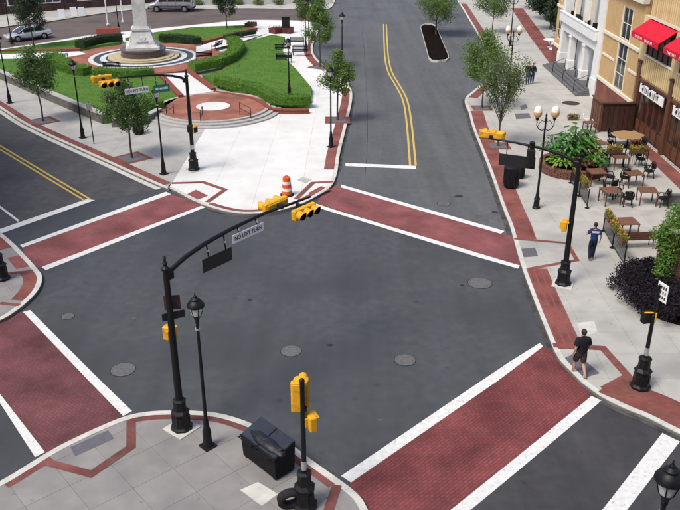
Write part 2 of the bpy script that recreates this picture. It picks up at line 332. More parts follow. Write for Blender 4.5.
def slabs(poly, size, ang, z0, z1, m, parent, gap=.008, origin=(0,0)):
    ca, sa = cos(radians(ang)), sin(radians(ang)); ux, uy = (ca, sa), (-sa, ca)
    us = [(p[0]-origin[0])*ux[0]+(p[1]-origin[1])*ux[1] for p in poly]; vs = [(p[0]-origin[0])*uy[0]+(p[1]-origin[1])*uy[1] for p in poly]
    res = []
    for i in range(math.floor(min(us)/size), math.ceil(max(us)/size)):
        ou = origin[0]*ux[0]+origin[1]*ux[1]; ov = origin[0]*uy[0]+origin[1]*uy[1]
        s1 = clip(poly, ux[0], ux[1], ou+(i+1)*size-gap/2)
        if len(s1) < 3: continue
        s1 = clip(s1, -ux[0], -ux[1], -(ou+i*size+gap/2))
        if len(s1) < 3: continue
        for j in range(math.floor(min(vs)/size), math.ceil(max(vs)/size)):
            s2 = clip(s1, uy[0], uy[1], ov+(j+1)*size-gap/2)
            if len(s2) < 3: continue
            s2 = clip(s2, -uy[0], -uy[1], -(ov+j*size+gap/2))
            if len(s2) < 3 or area(s2) < .02: continue
            q = [s2[0]]
            for p in s2[1:]:
                if hypot(p[0]-q[-1][0], p[1]-q[-1][1]) > .004: q.append(p)
            if hypot(q[0][0]-q[-1][0], q[0][1]-q[-1][1]) < .004: q.pop()
            if len(q) < 3: continue
            cx = sum(p[0] for p in q)/len(q); cy = sum(p[1] for p in q)/len(q)
            vis = any(inframe(p[0], p[1], z1) for p in q)
            res.append((0 if vis else 1, hypot(cx, cy)/max(.3, area(q)**.5), q))
    res.sort(key=lambda r: r[:2]); rest = MB()
    for k, (v, d, q) in enumerate(res):
        if k < 295 and v == 0: MB().prism(q, z0, z1).out('paving_slab', m(q) if callable(m) else m, parent)
        else: rest.prism(q, z0, z1)
    if rest.v: tag(rest.out('paving', 'concrete' if callable(m) else m, parent), kind='stuff')
ZS, ZK = .13, .137
class Walk:
    """a raised pavement: kerb polyline (inside to the LEFT of travel) closed by far points"""
    def __init__(s, name, kerb, close, m, size, ang, smooth=5, kw=.21, origin=(0,0)):
        s.L = smooth_line(kerb, smooth); L = s.L
        s.poly = [(p.x, p.y) for p in L]+list(close)
        s.o = tag(MB().prism(s.poly, -.03, ZS-.022).out(name, 'joint'), kind='structure')
        inner = offset_line(L, kw+.006)
        s.inner = [(p.x, p.y) for p in inner]+list(close)
        slabs(s.inner, size, ang, ZS-.03, ZS, m, s.o, origin=origin)
        seg = []; acc = 0
        I = offset_line(L, kw); i0 = 0
        for i in range(1, len(L)):
            acc += (L[i]-L[i-1]).length
            if acc > 2.6 or i == len(L)-1:
                A = [p.copy() for p in L[i0:i+1]]; B = [p.copy() for p in I[i0:i+1]]
                if len(A) >= 2:
                    ta = (A[1]-A[0]).normalized()*.006; A[0] += ta; B[0] += ta
                    mb = MB(); strip(mb, offset_line(A, .02) if 0 else A, B, -.02, ZK); mb.out('kerb_stone', 'kerb', s.o)
                i0 = i; acc = 0
    def band(s, d0, d1, pa, pb, m='band', z=ZS+.004, name='brick_band'):
        a, b = sorted((nearest(s.L, P2(*pa, ZK)), nearest(s.L, P2(*pb, ZK))))
        A = offset_line(s.L, d0)[a:b+1]; B = offset_line(s.L, d1)[a:b+1]; n = len(A)
        return MB().add([(p.x, p.y, z) for p in A]+[(p.x, p.y, z) for p in B], [(i, i+1, n+i+1, n+i) for i in range(n-1)]).out(name, m, s.o)
# ================================================================== SETTING
tag(MB().quad((-1500,-1500,-.06), (1500,-1500,-.06), (1500,1500,-.06), (-1500,1500,-.06)).out('ground', 'ground_dirt'), kind='structure')
road = tag(MB().quad((-140,-120,0), (140,-120,0), (140,260,0), (-140,260,0)).out('road', 'asphalt'), kind='structure')
Z1, Z2, Z3 = .004, .008, .012
sheet([(-75,63),(0,110),(163,189),(95,200.5),(0,232),(-160,286)], Z1, 'road_surface', 'asphalt_old', road)
sheet([(-260,100),(0,49),(50,41.5),(94,34.5),(190,25),(245,20),(300,20.5),(330,14),(333,8),(300,4),(230,4),(60,16),(0,18),(-260,48)], Z1+.002, 'road_surface', 'asphalt_cross', road)
sheet([(337,186),(342,187),(501,233),(514,236),(505,205),(488,166),(473,128),(464,101),(483,82),(494,70),(481,40),(455,-5),(440,-40),(350,-40),(335,0),(320,12),(318,35),(313,50),(330,70),(352,92),(340,153)], Z1-.001, 'road_surface', 'asphalt_up', road)
sheet([(425,531),(450,510),(595,398),(612,404),(647,424),(720,460),(800,500),(800,700),(425,700)], Z1-.001, 'road_surface', 'asphalt_low', road)
def seam(px, wd=.05, m='tar'):
    L = smooth_line([P2(*p, Z1) for p in px], 4)
    L = [p+Vector((R.uniform(-.03, .03), R.uniform(-.03, .03))) for p in L]; n = len(L)
    A, B = [], []
    for a, b in zip(offset_line(L, -wd/2), offset_line(L, wd/2)):
        k = R.uniform(.3, 1); c = (a+b)/2; A.append(c+(a-c)*k); B.append(c+(b-c)*k)
    MB().add([(p.x, p.y, Z1+.0015) for p in A]+[(p.x, p.y, Z1+.0015) for p in B], [(i, i+1, n+i+1, n+i) for i in range(n-1)]).out('road_seam', m, road)
seam([(365,175),(368,130),(366,80),(362,30)], .04)
def blot(px, py, r, m='stain', seed=0):
    rn = random.Random(seed); c = P(px, py, Z1); pts = []
    for i in range(22):
        a = 2*pi*i/22; q = r*(.55+.45*rn.random()); pts.append((c.x+cos(a)*q*1.5, c.y+sin(a)*q, Z1+.002+.0001*(seed % 9)))
    MB().add(pts, [tuple(range(22))]).out('road_stain', m, road)
for i, (px, py, r, m) in enumerate(((443,202,.35,'stain'),(482,218,.5,'stain'),(492,215,.28,'stain'),(459,196,.2,'tar'),(495,212,.16,'tar'),(463,53,.8,'stain'),(449,96,.6,'stain'),(462,285,.09,'tar'),(478,325,.06,'stain'),(130,303,.14,'stain'),(134,318,.07,'stain'),(330,345,.1,'tar'),(380,420,.07,'stain'),(250,300,.08,'tar'))): blot(px, py, r, m, i)
sheet([(351,482.5),(543,346.5),(554,351),(576,378),(594,398),(510,462),(450,510),(425,531),(365,520),(349,488)], Z1, 'crosswalk_paving', 'xwalk_br', road)
sheet([(23,312),(123,416),(100,428),(45,455),(0,394),(-30,355),(-30,338),(0,318)], Z2, 'crosswalk_paving', 'xwalk_l_shaded', road)
sheet([(22.6,247),(170,194),(198,203),(204,206),(41.5,267),(35,268),(24,256)], Z2, 'crosswalk_paving', 'xwalk_t', road)
sheet([(341,187),(501,233.5),(514,236),(522,262),(520,265.5),(488,256),(316,203.5),(325,191),(337,185)], Z2, 'crosswalk_paving', 'xwalk_t', road)
for q in ([(341,476),(479.5,382),(510,361.5),(540,342.7),(543,346.5),(510,371.6),(496,382),(351,482.5)],
          [(425,531),(450.6,510),(510,462.4),(591.6,396),(601.7,400.5),(510,477.5),(470.6,510),(445,531)],
          [(590,526),(603,509),(663,432),(680,441.5),(627,510),(614,527)],
          [(30,310),(104,384),(132,411),(123,416),(91,383),(23,312)], [(-30,355),(0,394),(45,452),(35,457),(0,403),(-30,360)],
          [(20,245),(166,191.6),(171,194),(22.6,247.5)], [(41.5,267),(204,204.6),(206,207),(46,270)],
          [(341,184.5),(504.5,231),(501,233.8),(341,187.3)], [(316,203.5),(340,211.4),(488,256),(520,265.5),(518,268.5),(481,258),(340,214.5),(316,207)],
          [(0,229),(86.7,199),(95,200),(4,232.5),(-40,247),(-40,242)], [(345.5,163),(416,165.8),(416,169),(345.5,166)], [(0,205.5),(19,220),(18,222),(0,208),(-40,181),(-40,178)]):
    sheet(q, Z3, 'road_line', 'line_white', road)
def pxline(px, off, wid, m, sm=1, name='road_line'):
    L = smooth_line([P2(*p, Z3) for p in px], 6) if sm else [Vector(P2(*p, Z3)) for p in px]
    A, B = offset_line(L, off-wid/2), offset_line(L, off+wid/2); n = len(A)
    return MB().add([(p.x, p.y, Z3) for p in A]+[(p.x, p.y, Z3) for p in B], [(i, i+1, n+i+1, n+i) for i in range(n-1)]).out(name, m, road)
for o_ in (-.15, .15):
    pxline([(-140,65),(0,147.5),(87,199.5)], o_, .12, 'line_yellow', 0)
    pxline([(385,24),(385.8,45),(387,60),(390.5,73),(398,86),(405,100),(409,122),(413,165.5)], o_*1.1, .13, 'line_yellow')
ks = [P2(*p, ZK) for p in [(-90,530),(0,481),(25,466),(45,453.6),(68,441),(100.5,426),(125.6,416),(148,411.6),(170,410.5),(195,410.8),(220,413.4),(243,420),(265,429.5),(288,442),(310.7,459),(340,480),(352,489),(362,499),(380,525)]]
e0, e1 = Vector(ks[0]), Vector(ks[-1])
ks = [tuple(e0+Vector((-.75,-.66))*q) for q in (30, 16, 8, 3)]+ks+[tuple(e1+Vector((.7,-.72))*q) for q in (2, 6, 14, 30)]
S1 = Walk('near_sidewalk', ks[::-1], [], 'concrete_shaded', 1.25, 41, origin=P2(90,510,ZS))
ks = [P2(*p, ZK) for p in [(680,433.5),(647,417),(625,408),(603,397),(583,383),(573,373),(557.7,356.5),(547.7,334),(532.6,296),(520,261),(510,226),(503,208),(488,166),(473,128),(469,113),(465,103),(466,97),(474,90),(482,83),(492,74),(494,66),(488,53),(481,40),(464,11),(456,-2),(446,-22)]]
ks = [tuple(Vector(ks[0])+Vector((.72,-.69))*q) for q in (30, 15, 7, 3, 1.2)]+ks
S2 = Walk('cafe_sidewalk', ks[::-1], [(60,-20),(60,170),(20,170)], 'concrete', 1.5, 0, origin=(9.0, P2(0,332,ZS)[1]))
ks = [P2(*p, ZK) for p in [(-68,66),(-30,89.6),(0,108),(30,126.5),(100,158.5),(161,186),(172,189),(195,201),(220,209.6),(245,213.4),(275,211),(300,204),(318,195),(331,186),(337,173),(340,153),(346,128),(352,100),(351,88),(345,79),(327,68),(315,56),(313,46),(317,35),(318,27),(311,21.5),(300,20.5),(245,20),(190,25),(94,34.5),(50,41.5),(0,49),(-62,59.5)]]
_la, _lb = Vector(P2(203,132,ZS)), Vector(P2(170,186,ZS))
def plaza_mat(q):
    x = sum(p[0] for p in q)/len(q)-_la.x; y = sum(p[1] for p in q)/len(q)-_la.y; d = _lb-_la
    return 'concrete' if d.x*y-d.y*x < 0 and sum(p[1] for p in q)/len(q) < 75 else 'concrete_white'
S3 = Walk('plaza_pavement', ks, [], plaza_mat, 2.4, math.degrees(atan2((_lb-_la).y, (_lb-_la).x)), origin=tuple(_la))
ks = [P2(*p, ZK) for p in [(0,320),(14,312),(28,301),(39,288),(42,276),(35,266),(26,256),(14,243.5),(0,231.8),(-60,190)]]
ks = [tuple(Vector(ks[0])+Vector((-.75,-.66))*q) for q in (30, 15, 7, 3, 1)]+ks[:-1]+[tuple(Vector(ks[-2])+Vector((-.69,.73))*q) for q in (1, 3, 8, 18, 36)]
S4 = Walk('side_sidewalk', ks, [(-75,60),(-75,0)], 'concrete_shaded', 1.25, 41)
ks = [P2(*p, ZK) for p in [(345,-25),(338,-8),(333,5),(326,9),(312,10),(285,8.5),(232,8),(190,9),(150,8),(95,14),(50,21),(0,27),(-160,52)]]
S6 = Walk('far_sidewalk', ks[::-1], [(-10,175),(-90,175),(-90,100)], 'concrete', 3.0, 30)
# brick bands and ramps on the pavements
S1.band(.19, .44, (0,481), (45,453.6), 'band45'); S1.band(.19, .44, (126,416), (338,478), 'band45')
ribbon([(131,420),(131,446.5),(91,474),(45,461.5)], .27, ZS+.012, 'brick_band', 'band45', S1.o)
ribbon([(337,485),(327,515)], .27, ZS+.012, 'brick_band', 'band45', S1.o)
sheet([(70.4,447),(108,430),(114,438.5),(75,456)], ZS+.006, 'tactile_pad', 'tactile_grey', S1.o)
for k, q in enumerate(([(240,490),(258,482),(278,494),(262,506)],)):
    sheet(q, ZS+.006, 'utility_slab', 'kerb', S1.o)
S2.band(.2, 1.02, (468,110), (513,237)); S2.band(.2, 1.02, (523,268), (556,350))
for d in (.2, .47, .75, 1.02): S2.band(d-.035, d+.035, (523,268), (556,350), 'tactile_red', ZS+.008, 'border_course')
for d in (.2, 1.02): S2.band(d-.03, d+.03, (468,110), (513,237), 'tactile_red', ZS+.008, 'border_course')
S2.band(.2, .95, (481,41), (461,4)); S2.band(.2, .9, (482,83), (467,97))
S2.band(.22, 1.5, (600,394), (800,480))
ribbon([(514,238.5),(567,243),(577,260),(530,268.5)], .2, ZS+.012, 'brick_band', 'band', S2.o)
ribbon([(553,345),(603,348),(628,376),(604,389)], .3, ZS+.012, 'brick_band', 'band', S2.o)
sheet([(605,386),(629,375),(645,383),(640,402),(612,398),(598,392)], ZS+.009, 'brick_band', 'band', S2.o)
sheet([(518.5,249),(535,247.5),(538,256),(521,257.5)], ZS+.006, 'tactile_pad', 'tactile_grey', S2.o)
sheet([(564,358),(576,353),(600,373),(583,378)], ZS+.006, 'tactile_pad', 'tactile_grey', S2.o)
sheet([(577,323),(594,321),(598,333),(581,336)], ZS+.006, 'utility_slab', 'kerb', S2.o)
S3.band(.2, .72, (-20,95), (164,187)); S3.band(.2, .5, (206,205), (327,190)); S3.band(.2, .8, (338,168), (351,88)); S3.band(.2, .9, (313,46), (325,67)); S3.band(.2,.55,(313,46),(317,32))
ribbon([(172,183),(203,182),(225,189.5),(207,202)], .28, ZS+.012, 'brick_band', 'band', S3.o)
ribbon([(296,199),(313,182.5),(333,181.5)], .28, ZS+.012, 'brick_band', 'band', S3.o)
sheet([(187,194),(196,189.5),(208,195.5),(198,199.5)], ZS+.006, 'tactile_pad', 'tactile_red', S3.o)
sheet([(308,193),(321,186),(331,189),(314,197)], ZS+.006, 'tactile_pad', 'tactile_red', S3.o)
sheet([(297,180),(303,177),(312,179.5),(306,183)], ZS+.006, 'utility_slab', 'concrete', S3.o)
S3.band(-.34, -.005, (-20,95), (163,187), 'kerb', Z3+.004, 'gutter')
S4.band(.22, .75, (28,301), (37,268))
ribbon([(0,303),(20,305)], .2, ZS+.012, 'brick_band', 'band', S4.o); ribbon([(-6,274),(33,271)], .2, ZS+.008, 'brick_band', 'band', S4.o)
sheet([(7,258),(19,255),(31,266),(16,269)], ZS+.006, 'tactile_pad', 'tactile_red', S4.o)
S6.band(.2, 2.6, (300,9), (326,9)); S4.band(.2,.9,(0,231.8),(18,247))
sheet([(298,21),(306,11),(325,10),(318,20)], Z2, 'crosswalk_paving', 'xwalk_t', road)
# median island
ml = [P2(*p, ZK) for p in [(420.5,27),(421.5,25),(425,24),(432,24),(435.5,25.5),(437,28),(448.5,55),(449,58.5),(446,60.5),(438,61.2),(432,61),(429,58.5)]]
cen = Vector((sum(p[0] for p in ml)/12, sum(p[1] for p in ml)/12))
med = tag(MB().prism([tuple(cen+(Vector(p)-cen)*.93) for p in ml], -.02, .15).out('median_bed', 'mulch'), kind='structure')
for i in range(12):
    a, b = Vector(ml[i]), Vector(ml[(i+1)%12]); ia, ib = cen+(a-cen)*.925, cen+(b-cen)*.925
    da = a-cen; ia = a-da.normalized()*.22; db = b-cen; ib = b-db.normalized()*.22
    MB().prism([tuple(a), tuple(b), tuple(ib), tuple(ia)], -.02, .19).out('kerb_stone', 'kerb', med)

S2.band(-.22, 0, (466,97), (519,258), 'gutter_dirt', Z1+.003, 'gutter_dirt'); S2.band(-.16, 0, (525,275), (552,345), 'gutter_dirt', Z1+.003, 'gutter_dirt'); S2.band(-.2, 0, (601,399), (800,480), 'gutter_dirt', Z3+.003, 'gutter_dirt')
S1.band(-.2, 0, (132,413), (335,478), 'gutter_dirt', Z1+.003, 'gutter_dirt'); S3.band(-.22, 0, (209,207), (310,200), 'gutter_dirt', Z1+.003, 'gutter_dirt'); S3.band(-.2, 0, (339,170), (351,90), 'gutter_dirt', Z1+.003, 'gutter_dirt')
# manhole covers and utility covers
def cover(px, py, r, label, z=0, m='iron'):
    t = thing('manhole_cover', label, 'manhole cover', P(px, py, z+.004), 0, 'iron covers in the roadway')
    MB().lathe([(r+.07, 0), (r+.07, .010), (r+.01, .012), (r+.01, .004)], 28, cap=False).out('rim', m, t)
    MB().lathe([(r+.10, -.001), (r+.10, .002)], 28).out('seal', 'tar', t)
    MB().lathe([(r, 0), (r, .011)], 28).out('lid', m, t)
    MB().lathe([(r*.62, .011), (r*.62, .017), (r*.5, .017), (r*.5, .011)], 24, cap=False).out('ring', m, t)
    for k in range(-3, 4):
        h = math.sqrt(max(0, (r*.85)**2-(k*r*.24)**2)); MB().box((0, k*r*.24, .014), (2*h, r*.09, .008)).out('rib', m, t)
cover(123, 369.5, .34, 'iron manhole cover near the left brick crosswalk, second from left')
cover(291, 351, .29, 'pale iron manhole cover in the middle of the junction behind the near signal pole')
cover(405, 360, .29, 'iron manhole cover in the road right of the junction centre')
cover(480, 283, .42, 'largest iron manhole cover, just below the upper right crosswalk')
cover(68, 316.5, .16, 'tiny valve cover in the asphalt at the far left of the junction')
cover(571, 103, .55, 'brown oval cover in the cafe pavement below the portico steps', ZS, 'iron_dark')
cover(444, 203.5, .26, 'faint iron cover beyond the upper right crosswalk', 0, 'iron')

# ------------------------------------------------------------------ the raised square with its monument
ZP = .43
def flat(px, z=ZP, zb=.05): return [P2(*p, z) for p in px]
def lawn(px, name='lawn'):
    poly = flat(px); o = MB().prism(poly, .05, ZP).out(name, 'grass'); tag(o, kind='structure')
    # grass blades along the surface
    xs = [p[0] for p in poly]; ys = [p[1] for p in poly]; mb = MB(); A = area(poly); n = int(min(9000, A*70))
    def inside(x, y):
        c = False
        for i in range(len(poly)):
            (x1, y1), (x2, y2) = poly[i], poly[(i+1) % len(poly)]
            if (y1 > y) != (y2 > y) and x < (x2-x1)*(y-y1)/(y2-y1)+x1: c = not c
        return c
    k = 0
    while k < n:
        x, y = R.uniform(min(xs), max(xs)), R.uniform(min(ys), max(ys)); k += 1
        if not inside(x, y): continue
        a = R.uniform(0, pi); w_ = R.uniform(.02, .05); h = R.uniform(.02, .055); dx, dy = cos(a)*w_, sin(a)*w_
        mb.add([(x-dx, y-dy, ZP-.01), (x+dx, y+dy, ZP-.01), (x+R.uniform(-.05, .05), y+R.uniform(-.05, .05), ZP+h)], [(0, 1, 2)])
    tag(mb.out('grass', 'grass', o), kind='stuff')
    return o
lawn([(202,75),(217,84),(234,89),(256,94),(268,101),(271,103),(309.5,104.5),(312,88),(297,70),(289,62),(281,48),(285,37),(272,34.5),(237,43.5),(240,54),(222,70)])
lawn([(205,41),(256,28),(246,25),(192,27),(155,32),(125,38),(172,41)])
lawn([(-50,58.8),(10,48.5),(95,36.5),(122,38),(120,42),(83,48),(60,52),(-40,59.5)])
lawn([(-26,61),(0,59),(62,58),(78,66),(95,72),(150,73),(163,76),(173,87),(180,96),(160,110),(150,113),(105,119.5),(52,97),(0,74.3)])
mc = P(144, 57.5, ZP); mx_, my_ = mc.x, mc.y
ter = tag(MB().lathe([(7.2, .05), (7.2, ZP)], 64, (mx_, my_, 0)).out('monument_terrace', 'brick_plaza'), kind='structure')
def ring(r0, r1, z0, z1, name, m, n=64):
    return MB().lathe([(r1, z0), (r1, z1), (r0, z1), (r0, z0)], n, (mx_, my_, 0), cap=False).out(name, m, ter)
ring(4.5, 4.93, .3, ZP+.05, 'stone_ring', 'granite_white'); ring(3.93, 4.497, .3, ZP+.045, 'stone_ring', 'granite_black')
ring(3.42, 3.927, .3, ZP+.06, 'stone_ring', 'granite_white'); ring(3.2, 3.417, .3, ZP+.07, 'stone_ring', 'granite_black')
ring(2.75, 3.197, .3, ZP+.16, 'step_ring', 'granite_tan'); ring(1.9, 2.747, .3, ZP+.24, 'step_ring', 'granite_tan')
mon = thing('monument', 'tall white stone column on stepped pedestal and round dark plinth', 'monument', (mx_, my_, ZP+.2))
MB().lathe([(2.06, 0), (2.06, .12), (2.0, .14), (2.0, .52), (2.06, .54), (2.06, .66), (1.96, .70)], 48).out('plinth', 'granite_brown', mon, 30)
rz = radians(12); ped = MB()
def frust(mb, w0, w1, z0, z1): mb.lathe([(w0*.7071, z0), (w1*.7071, z1)], 4, a0=pi/4+rz)
for a in ((3.0, 3.0, .70, .92), (2.75, 2.55, .92, 1.10), (2.30, 2.20, 1.10, 1.3), (2.2, 1.55, 1.3, 2.35), (1.75, 1.75, 2.35, 2.5), (1.55, 1.45, 2.5, 2.66)): frust(ped, *a)
pd = ped.out('pedestal', 'granite_white', mon)
for k in range(4):
    a = rz+k*pi/2; mb = MB(); d = Vector((cos(a), sin(a), 0))
    Mx = Matrix.Translation((d.x*.99, d.y*.99, 1.75)) @ Matrix.Rotation(a, 4, 'Z') @ Matrix.Rotation(pi/2-.29, 4, 'Y')
    mb.lathe([(.32, -.02), (.32, .05), (.25, .05), (.25, .03), (0.01, .07)], 18, M=Mx, cap=False).out('medallion', 'granite_white', pd, 30)
    Mx = Matrix.Translation((d.x*1.1, d.y*1.1, 1.42)) @ Matrix.Rotation(a, 4, 'Z'); MB().box((.0, 0, 0), (.12, 1.0, .16), 0, .02, Mx).out('carved_panel', 'granite_white', pd)
sh = MB(); frust(sh, 1.22, .95, 2.66, 9.0); frust(sh, 1.25, 1.25, 9.0, 9.2); frust(sh, .8, .1, 9.2, 9.9); sh.out('shaft', 'granite_white', mon)
# brick circle with steps
bc = P(213, 106, ZP); circ = tag(MB().lathe([(4.0, .05), (4.0, ZP)], 64, (bc.x, bc.y, 0)).out('brick_circle', 'brick_plaza'), kind='structure')
MB().lathe([(1.22, .3), (1.22, ZP+.006)], 48, (bc.x, bc.y, 0)).out('stone_disc', 'concrete_white', circ)
MB().lathe([(4.12, .05), (4.12, ZP+.005), (3.85, ZP+.006), (3.85, .3)], 64, (bc.x, bc.y, 0), cap=False).out('stone_rim', 'stone_cap', circ)
MB().lathe([(4.5, .05), (4.5, .33), (4.125, .33), (4.125, .05)], 64, (bc.x, bc.y, 0), cap=False).out('step', 'stone_cap', circ)
MB().lathe([(4.9, .05), (4.9, .235), (4.505, .235), (4.505, .05)], 64, (bc.x, bc.y, 0), cap=False).out('step', 'stone_cap', circ)
tag(MB().prism(flat([(161,74),(188,72.5),(214,91),(182,97)]), .05, ZP+.004).out('path', 'concrete_white'), kind='structure')
tag(MB().prism([P2(*p, ZP) for p in [(-60,57),(0,54.5),(80,51.5),(86,54),(62,58),(0,59),(-60,62)]], .05, ZP+.008).out('path', 'concrete_white'), kind='structure')
pth = MB(); a, b, c_, d_ = P(196,47,ZP+.006), P(212,42,ZP+.006), P(258,27.5,ZS+.006), P(268,33,ZS+.006)
e, f = P(196,53,ZP+.006), P(237,43,ZP+.006)
pth.add([a, b, c_, d_, f, e], [(0, 1, 4, 5), (1, 2, 3, 4)]); tag(pth.out('path', 'concrete_white'), kind='structure')
# low brick edging walls beside the lawns
def wall_along(px, h, wd, name, label, m, cap=None, z0=.05, zb=ZP, cat='wall', sm=3, rowh=0):
    L = smooth_line([P2(*p, zb) for p in px], sm) if len(px) > 2 else [Vector(P2(*p, zb)) for p in px]
    t = thing(name, label, cat, (L[0].x, L[0].y, 0))
    off = Vector((L[0].x, L[0].y)); L = [p-off for p in L]
    strip(MB(), offset_line(L, -wd/2), offset_line(L, wd/2), z0, zb+h).out('wall_body', m, t)
    if cap:
        acc = 0; i0 = 0; D = [Vector(L[0])]
        for i in range(1, len(L)):                     # resample at about 1.1 m
            d = (L[i]-L[i-1]).length; nn = max(1, round(d/.55))
            for k in range(1, nn+1): D.append(L[i-1]+(L[i]-L[i-1])*k/nn)
        for i in range(0, len(D)-1, 2):
            seg = [p.copy() for p in D[i:i+3]]
            if len(seg) < 2: continue
            seg[0] += (seg[1]-seg[0]).normalized()*.012
            strip(MB(), offset_line(seg, -wd/2-.04), offset_line(seg, wd/2+.04), zb+h+.001, zb+h+.08).out('cap_stone', cap, t)
    return t
wall_along([(187,71),(200,80.5),(214,90.5)], .12, .35, 'edging_wall', 'low red brick edging wall right of the white path to the monument', 'brick_red', 'brick_red')
wall_along([(160,75),(170,86),(181,97.5)], .12, .35, 'edging_wall', 'low red brick edging wall left of the white path to the monument', 'brick_red', 'brick_red')
wall_along([(214,91.5),(233,94),(251,98),(263,103),(270,108),(290,109.5),(309,109)], -.05, .3, 'edging_wall', 'low red brick wall curving round the lawn behind the brick circle', 'brick_red', 'brick_red')
wall_along([(203,42),(222,37),(240,32),(256,28.5)], .1, .4, 'edging_wall', 'red brick edging with plants along the upper lawn', 'brick_red', None)
wall_along([(-30,52),(20,51),(80,50)], .12, .4, 'edging_wall', 'low brick edging beside the upper left lawn', 'brick_red', None)
wall_along([(-30,63.5),(0,76),(52,98.5),(105,121)], .42, .4, 'retaining_wall', 'low grey stone retaining wall along the left street lawn', 'stone_grey', 'stone_cap', cat='wall', zb=.30)
wall_along([(112,124),(140,122),(160,113)], .30, .35, 'stair_wall', 'short grey stone wall beside the steps behind the street tree', 'stone_grey', 'stone_cap', zb=.30)
wall_along([(97,32),(120,31.5)], .4, .9, 'planter_wall', 'low brown planter bed wall behind the monument', 'brick_red', None)
# ================================================================== STREET FURNITURE
T = Matrix.Translation
def Rz(a): return Matrix.Rotation(a, 4, 'Z')
def Rx(a): return Matrix.Rotation(a, 4, 'X')
def Ry(a): return Matrix.Rotation(a, 4, 'Y')
def signal_head(root, M, vertical=False, backs=True):
    V = Ry(pi/2) if vertical else Matrix.Identity(4)
    M = M @ V; mb = MB()
    for k in (-1, 0, 1): mb.box((k*.352, 0, 0), (.345, .19, .35), 0, .03, M)
    mb.box((0, .11, 0), (.95, .05, .26), 0, .02, M)
    h = mb.out('signal_head', 'signal_yellow', root)
    for k, lm in zip((-1, 0, 1), ('lens_red', 'lens_amber', 'lens_green')):
        D = M @ T((k*.352, -.095, 0)) @ Rx(pi/2)
        n = 18; r0, r1 = .145, .138; L = .26; vs = []; fs = []
        for i in range(n+1):
            a = (-.30*pi)+(1.6*pi)*i/n
            if vertical: a += pi/2
            ln = L*(.72+.28*sin((a-(pi/2 if vertical else 0)))); 
            for r in (r0, r1):
                vs += [(r*cos(a), r*sin(a), 0), (r*cos(a), r*sin(a), ln)]
        for i in range(n):
            o = i*4; fs += [(o, o+4, o+5, o+1), (o+2, o+3, o+7, o+6), (o+1, o+5, o+7, o+3)]
        MB().add(vs, fs, D).out('visor', 'signal_yellow', h, 40)
        MB().lathe([(.137, .004), (.10, .03), (.001, .045)], 18, M=D, cap=False).out('lens', lm, h, 40)
        MB().lathe([(.136, .005), (.136, .20), (.13, .20), (.13, .005)], 18, M=D, cap=False).out('visor_lining', 'black_matte', h, 40)
    return h
def ped_signal(root, M):
    h = MB().box((0, 0, 0), (.40, .20, .44), 0, .03, M).out('pedestrian_signal', 'signal_yellow', root)
    MB().box((0, -.13, .17), (.36, .08, .05), 0, .01, M).out('hood', 'signal_yellow', h)
    MB().box((0, -.103, -.02), (.32, .01, .32), 0, 0, M).out('display', 'black_matte', h)
    MB().box((0, .13, .0), (.10, .09, .28), 0, .01, M).out('bracket', 'signal_yellow', h)
    return h
def pedestal(root, foot=True, h=1.0, s=1.0):
    if foot: MB().box((0, 0, .005), (.82, .82, .06), 0, .01).out('footing', 'kerb', root)
    b = MB().lathe([(.34*s, .03), (.34*s, .10), (.30*s, .13), (.275*s, .16), (.26*s, .55*h), (.29*s, .58*h), (.29*s, .62*h), (.20*s, .70*h), (.185*s, .96*h), (.21*s, .98*h), (.21*s, 1.03*h), (.13*s, 1.07*h)], 8, a0=pi/8).out('base', 'black_paint', root)
    for k in range(4):
        a = pi/4+k*pi/2; MB().box((.19*s*cos(a)*1.38, .19*s*sin(a)*1.38, .35*h), (.02, .12*s, .26*h), a, .005).out('base_panel', 'black_paint', b)
    return b
def arm_sign(root, s0, s1, ztop, h, text=None, facing=-1, m='sign_white', zarm=None, y=-.10):
    c = ((s0+s1)/2, y, ztop-h/2)
    pn = MB().box(c, (abs(s1-s0), .02, h), 0, .004).out('sign_panel', m, root)
    for s in (s0+.22*(s1-s0), s0+.8*(s1-s0)):
        zt = zarm(s); MB().tube([(s, 0, zt), (s, y*.5, zt-.1), (s, y, ztop-.04)], .022, 6).out('hanger', 'black_paint', pn)
        MB().box((s, y, (zt+ztop)/2), (.05, .05, .05)).out('clamp', 'galv', pn)
    if text:
        Mx = T((c[0], y+facing*.014, c[2])) @ (Rx(pi/2) if facing < 0 else Rz(pi) @ Rx(pi/2))
        text_mesh(text, h*.66, 'lettering', 'ink', pn, Mx, .92)
    return pn
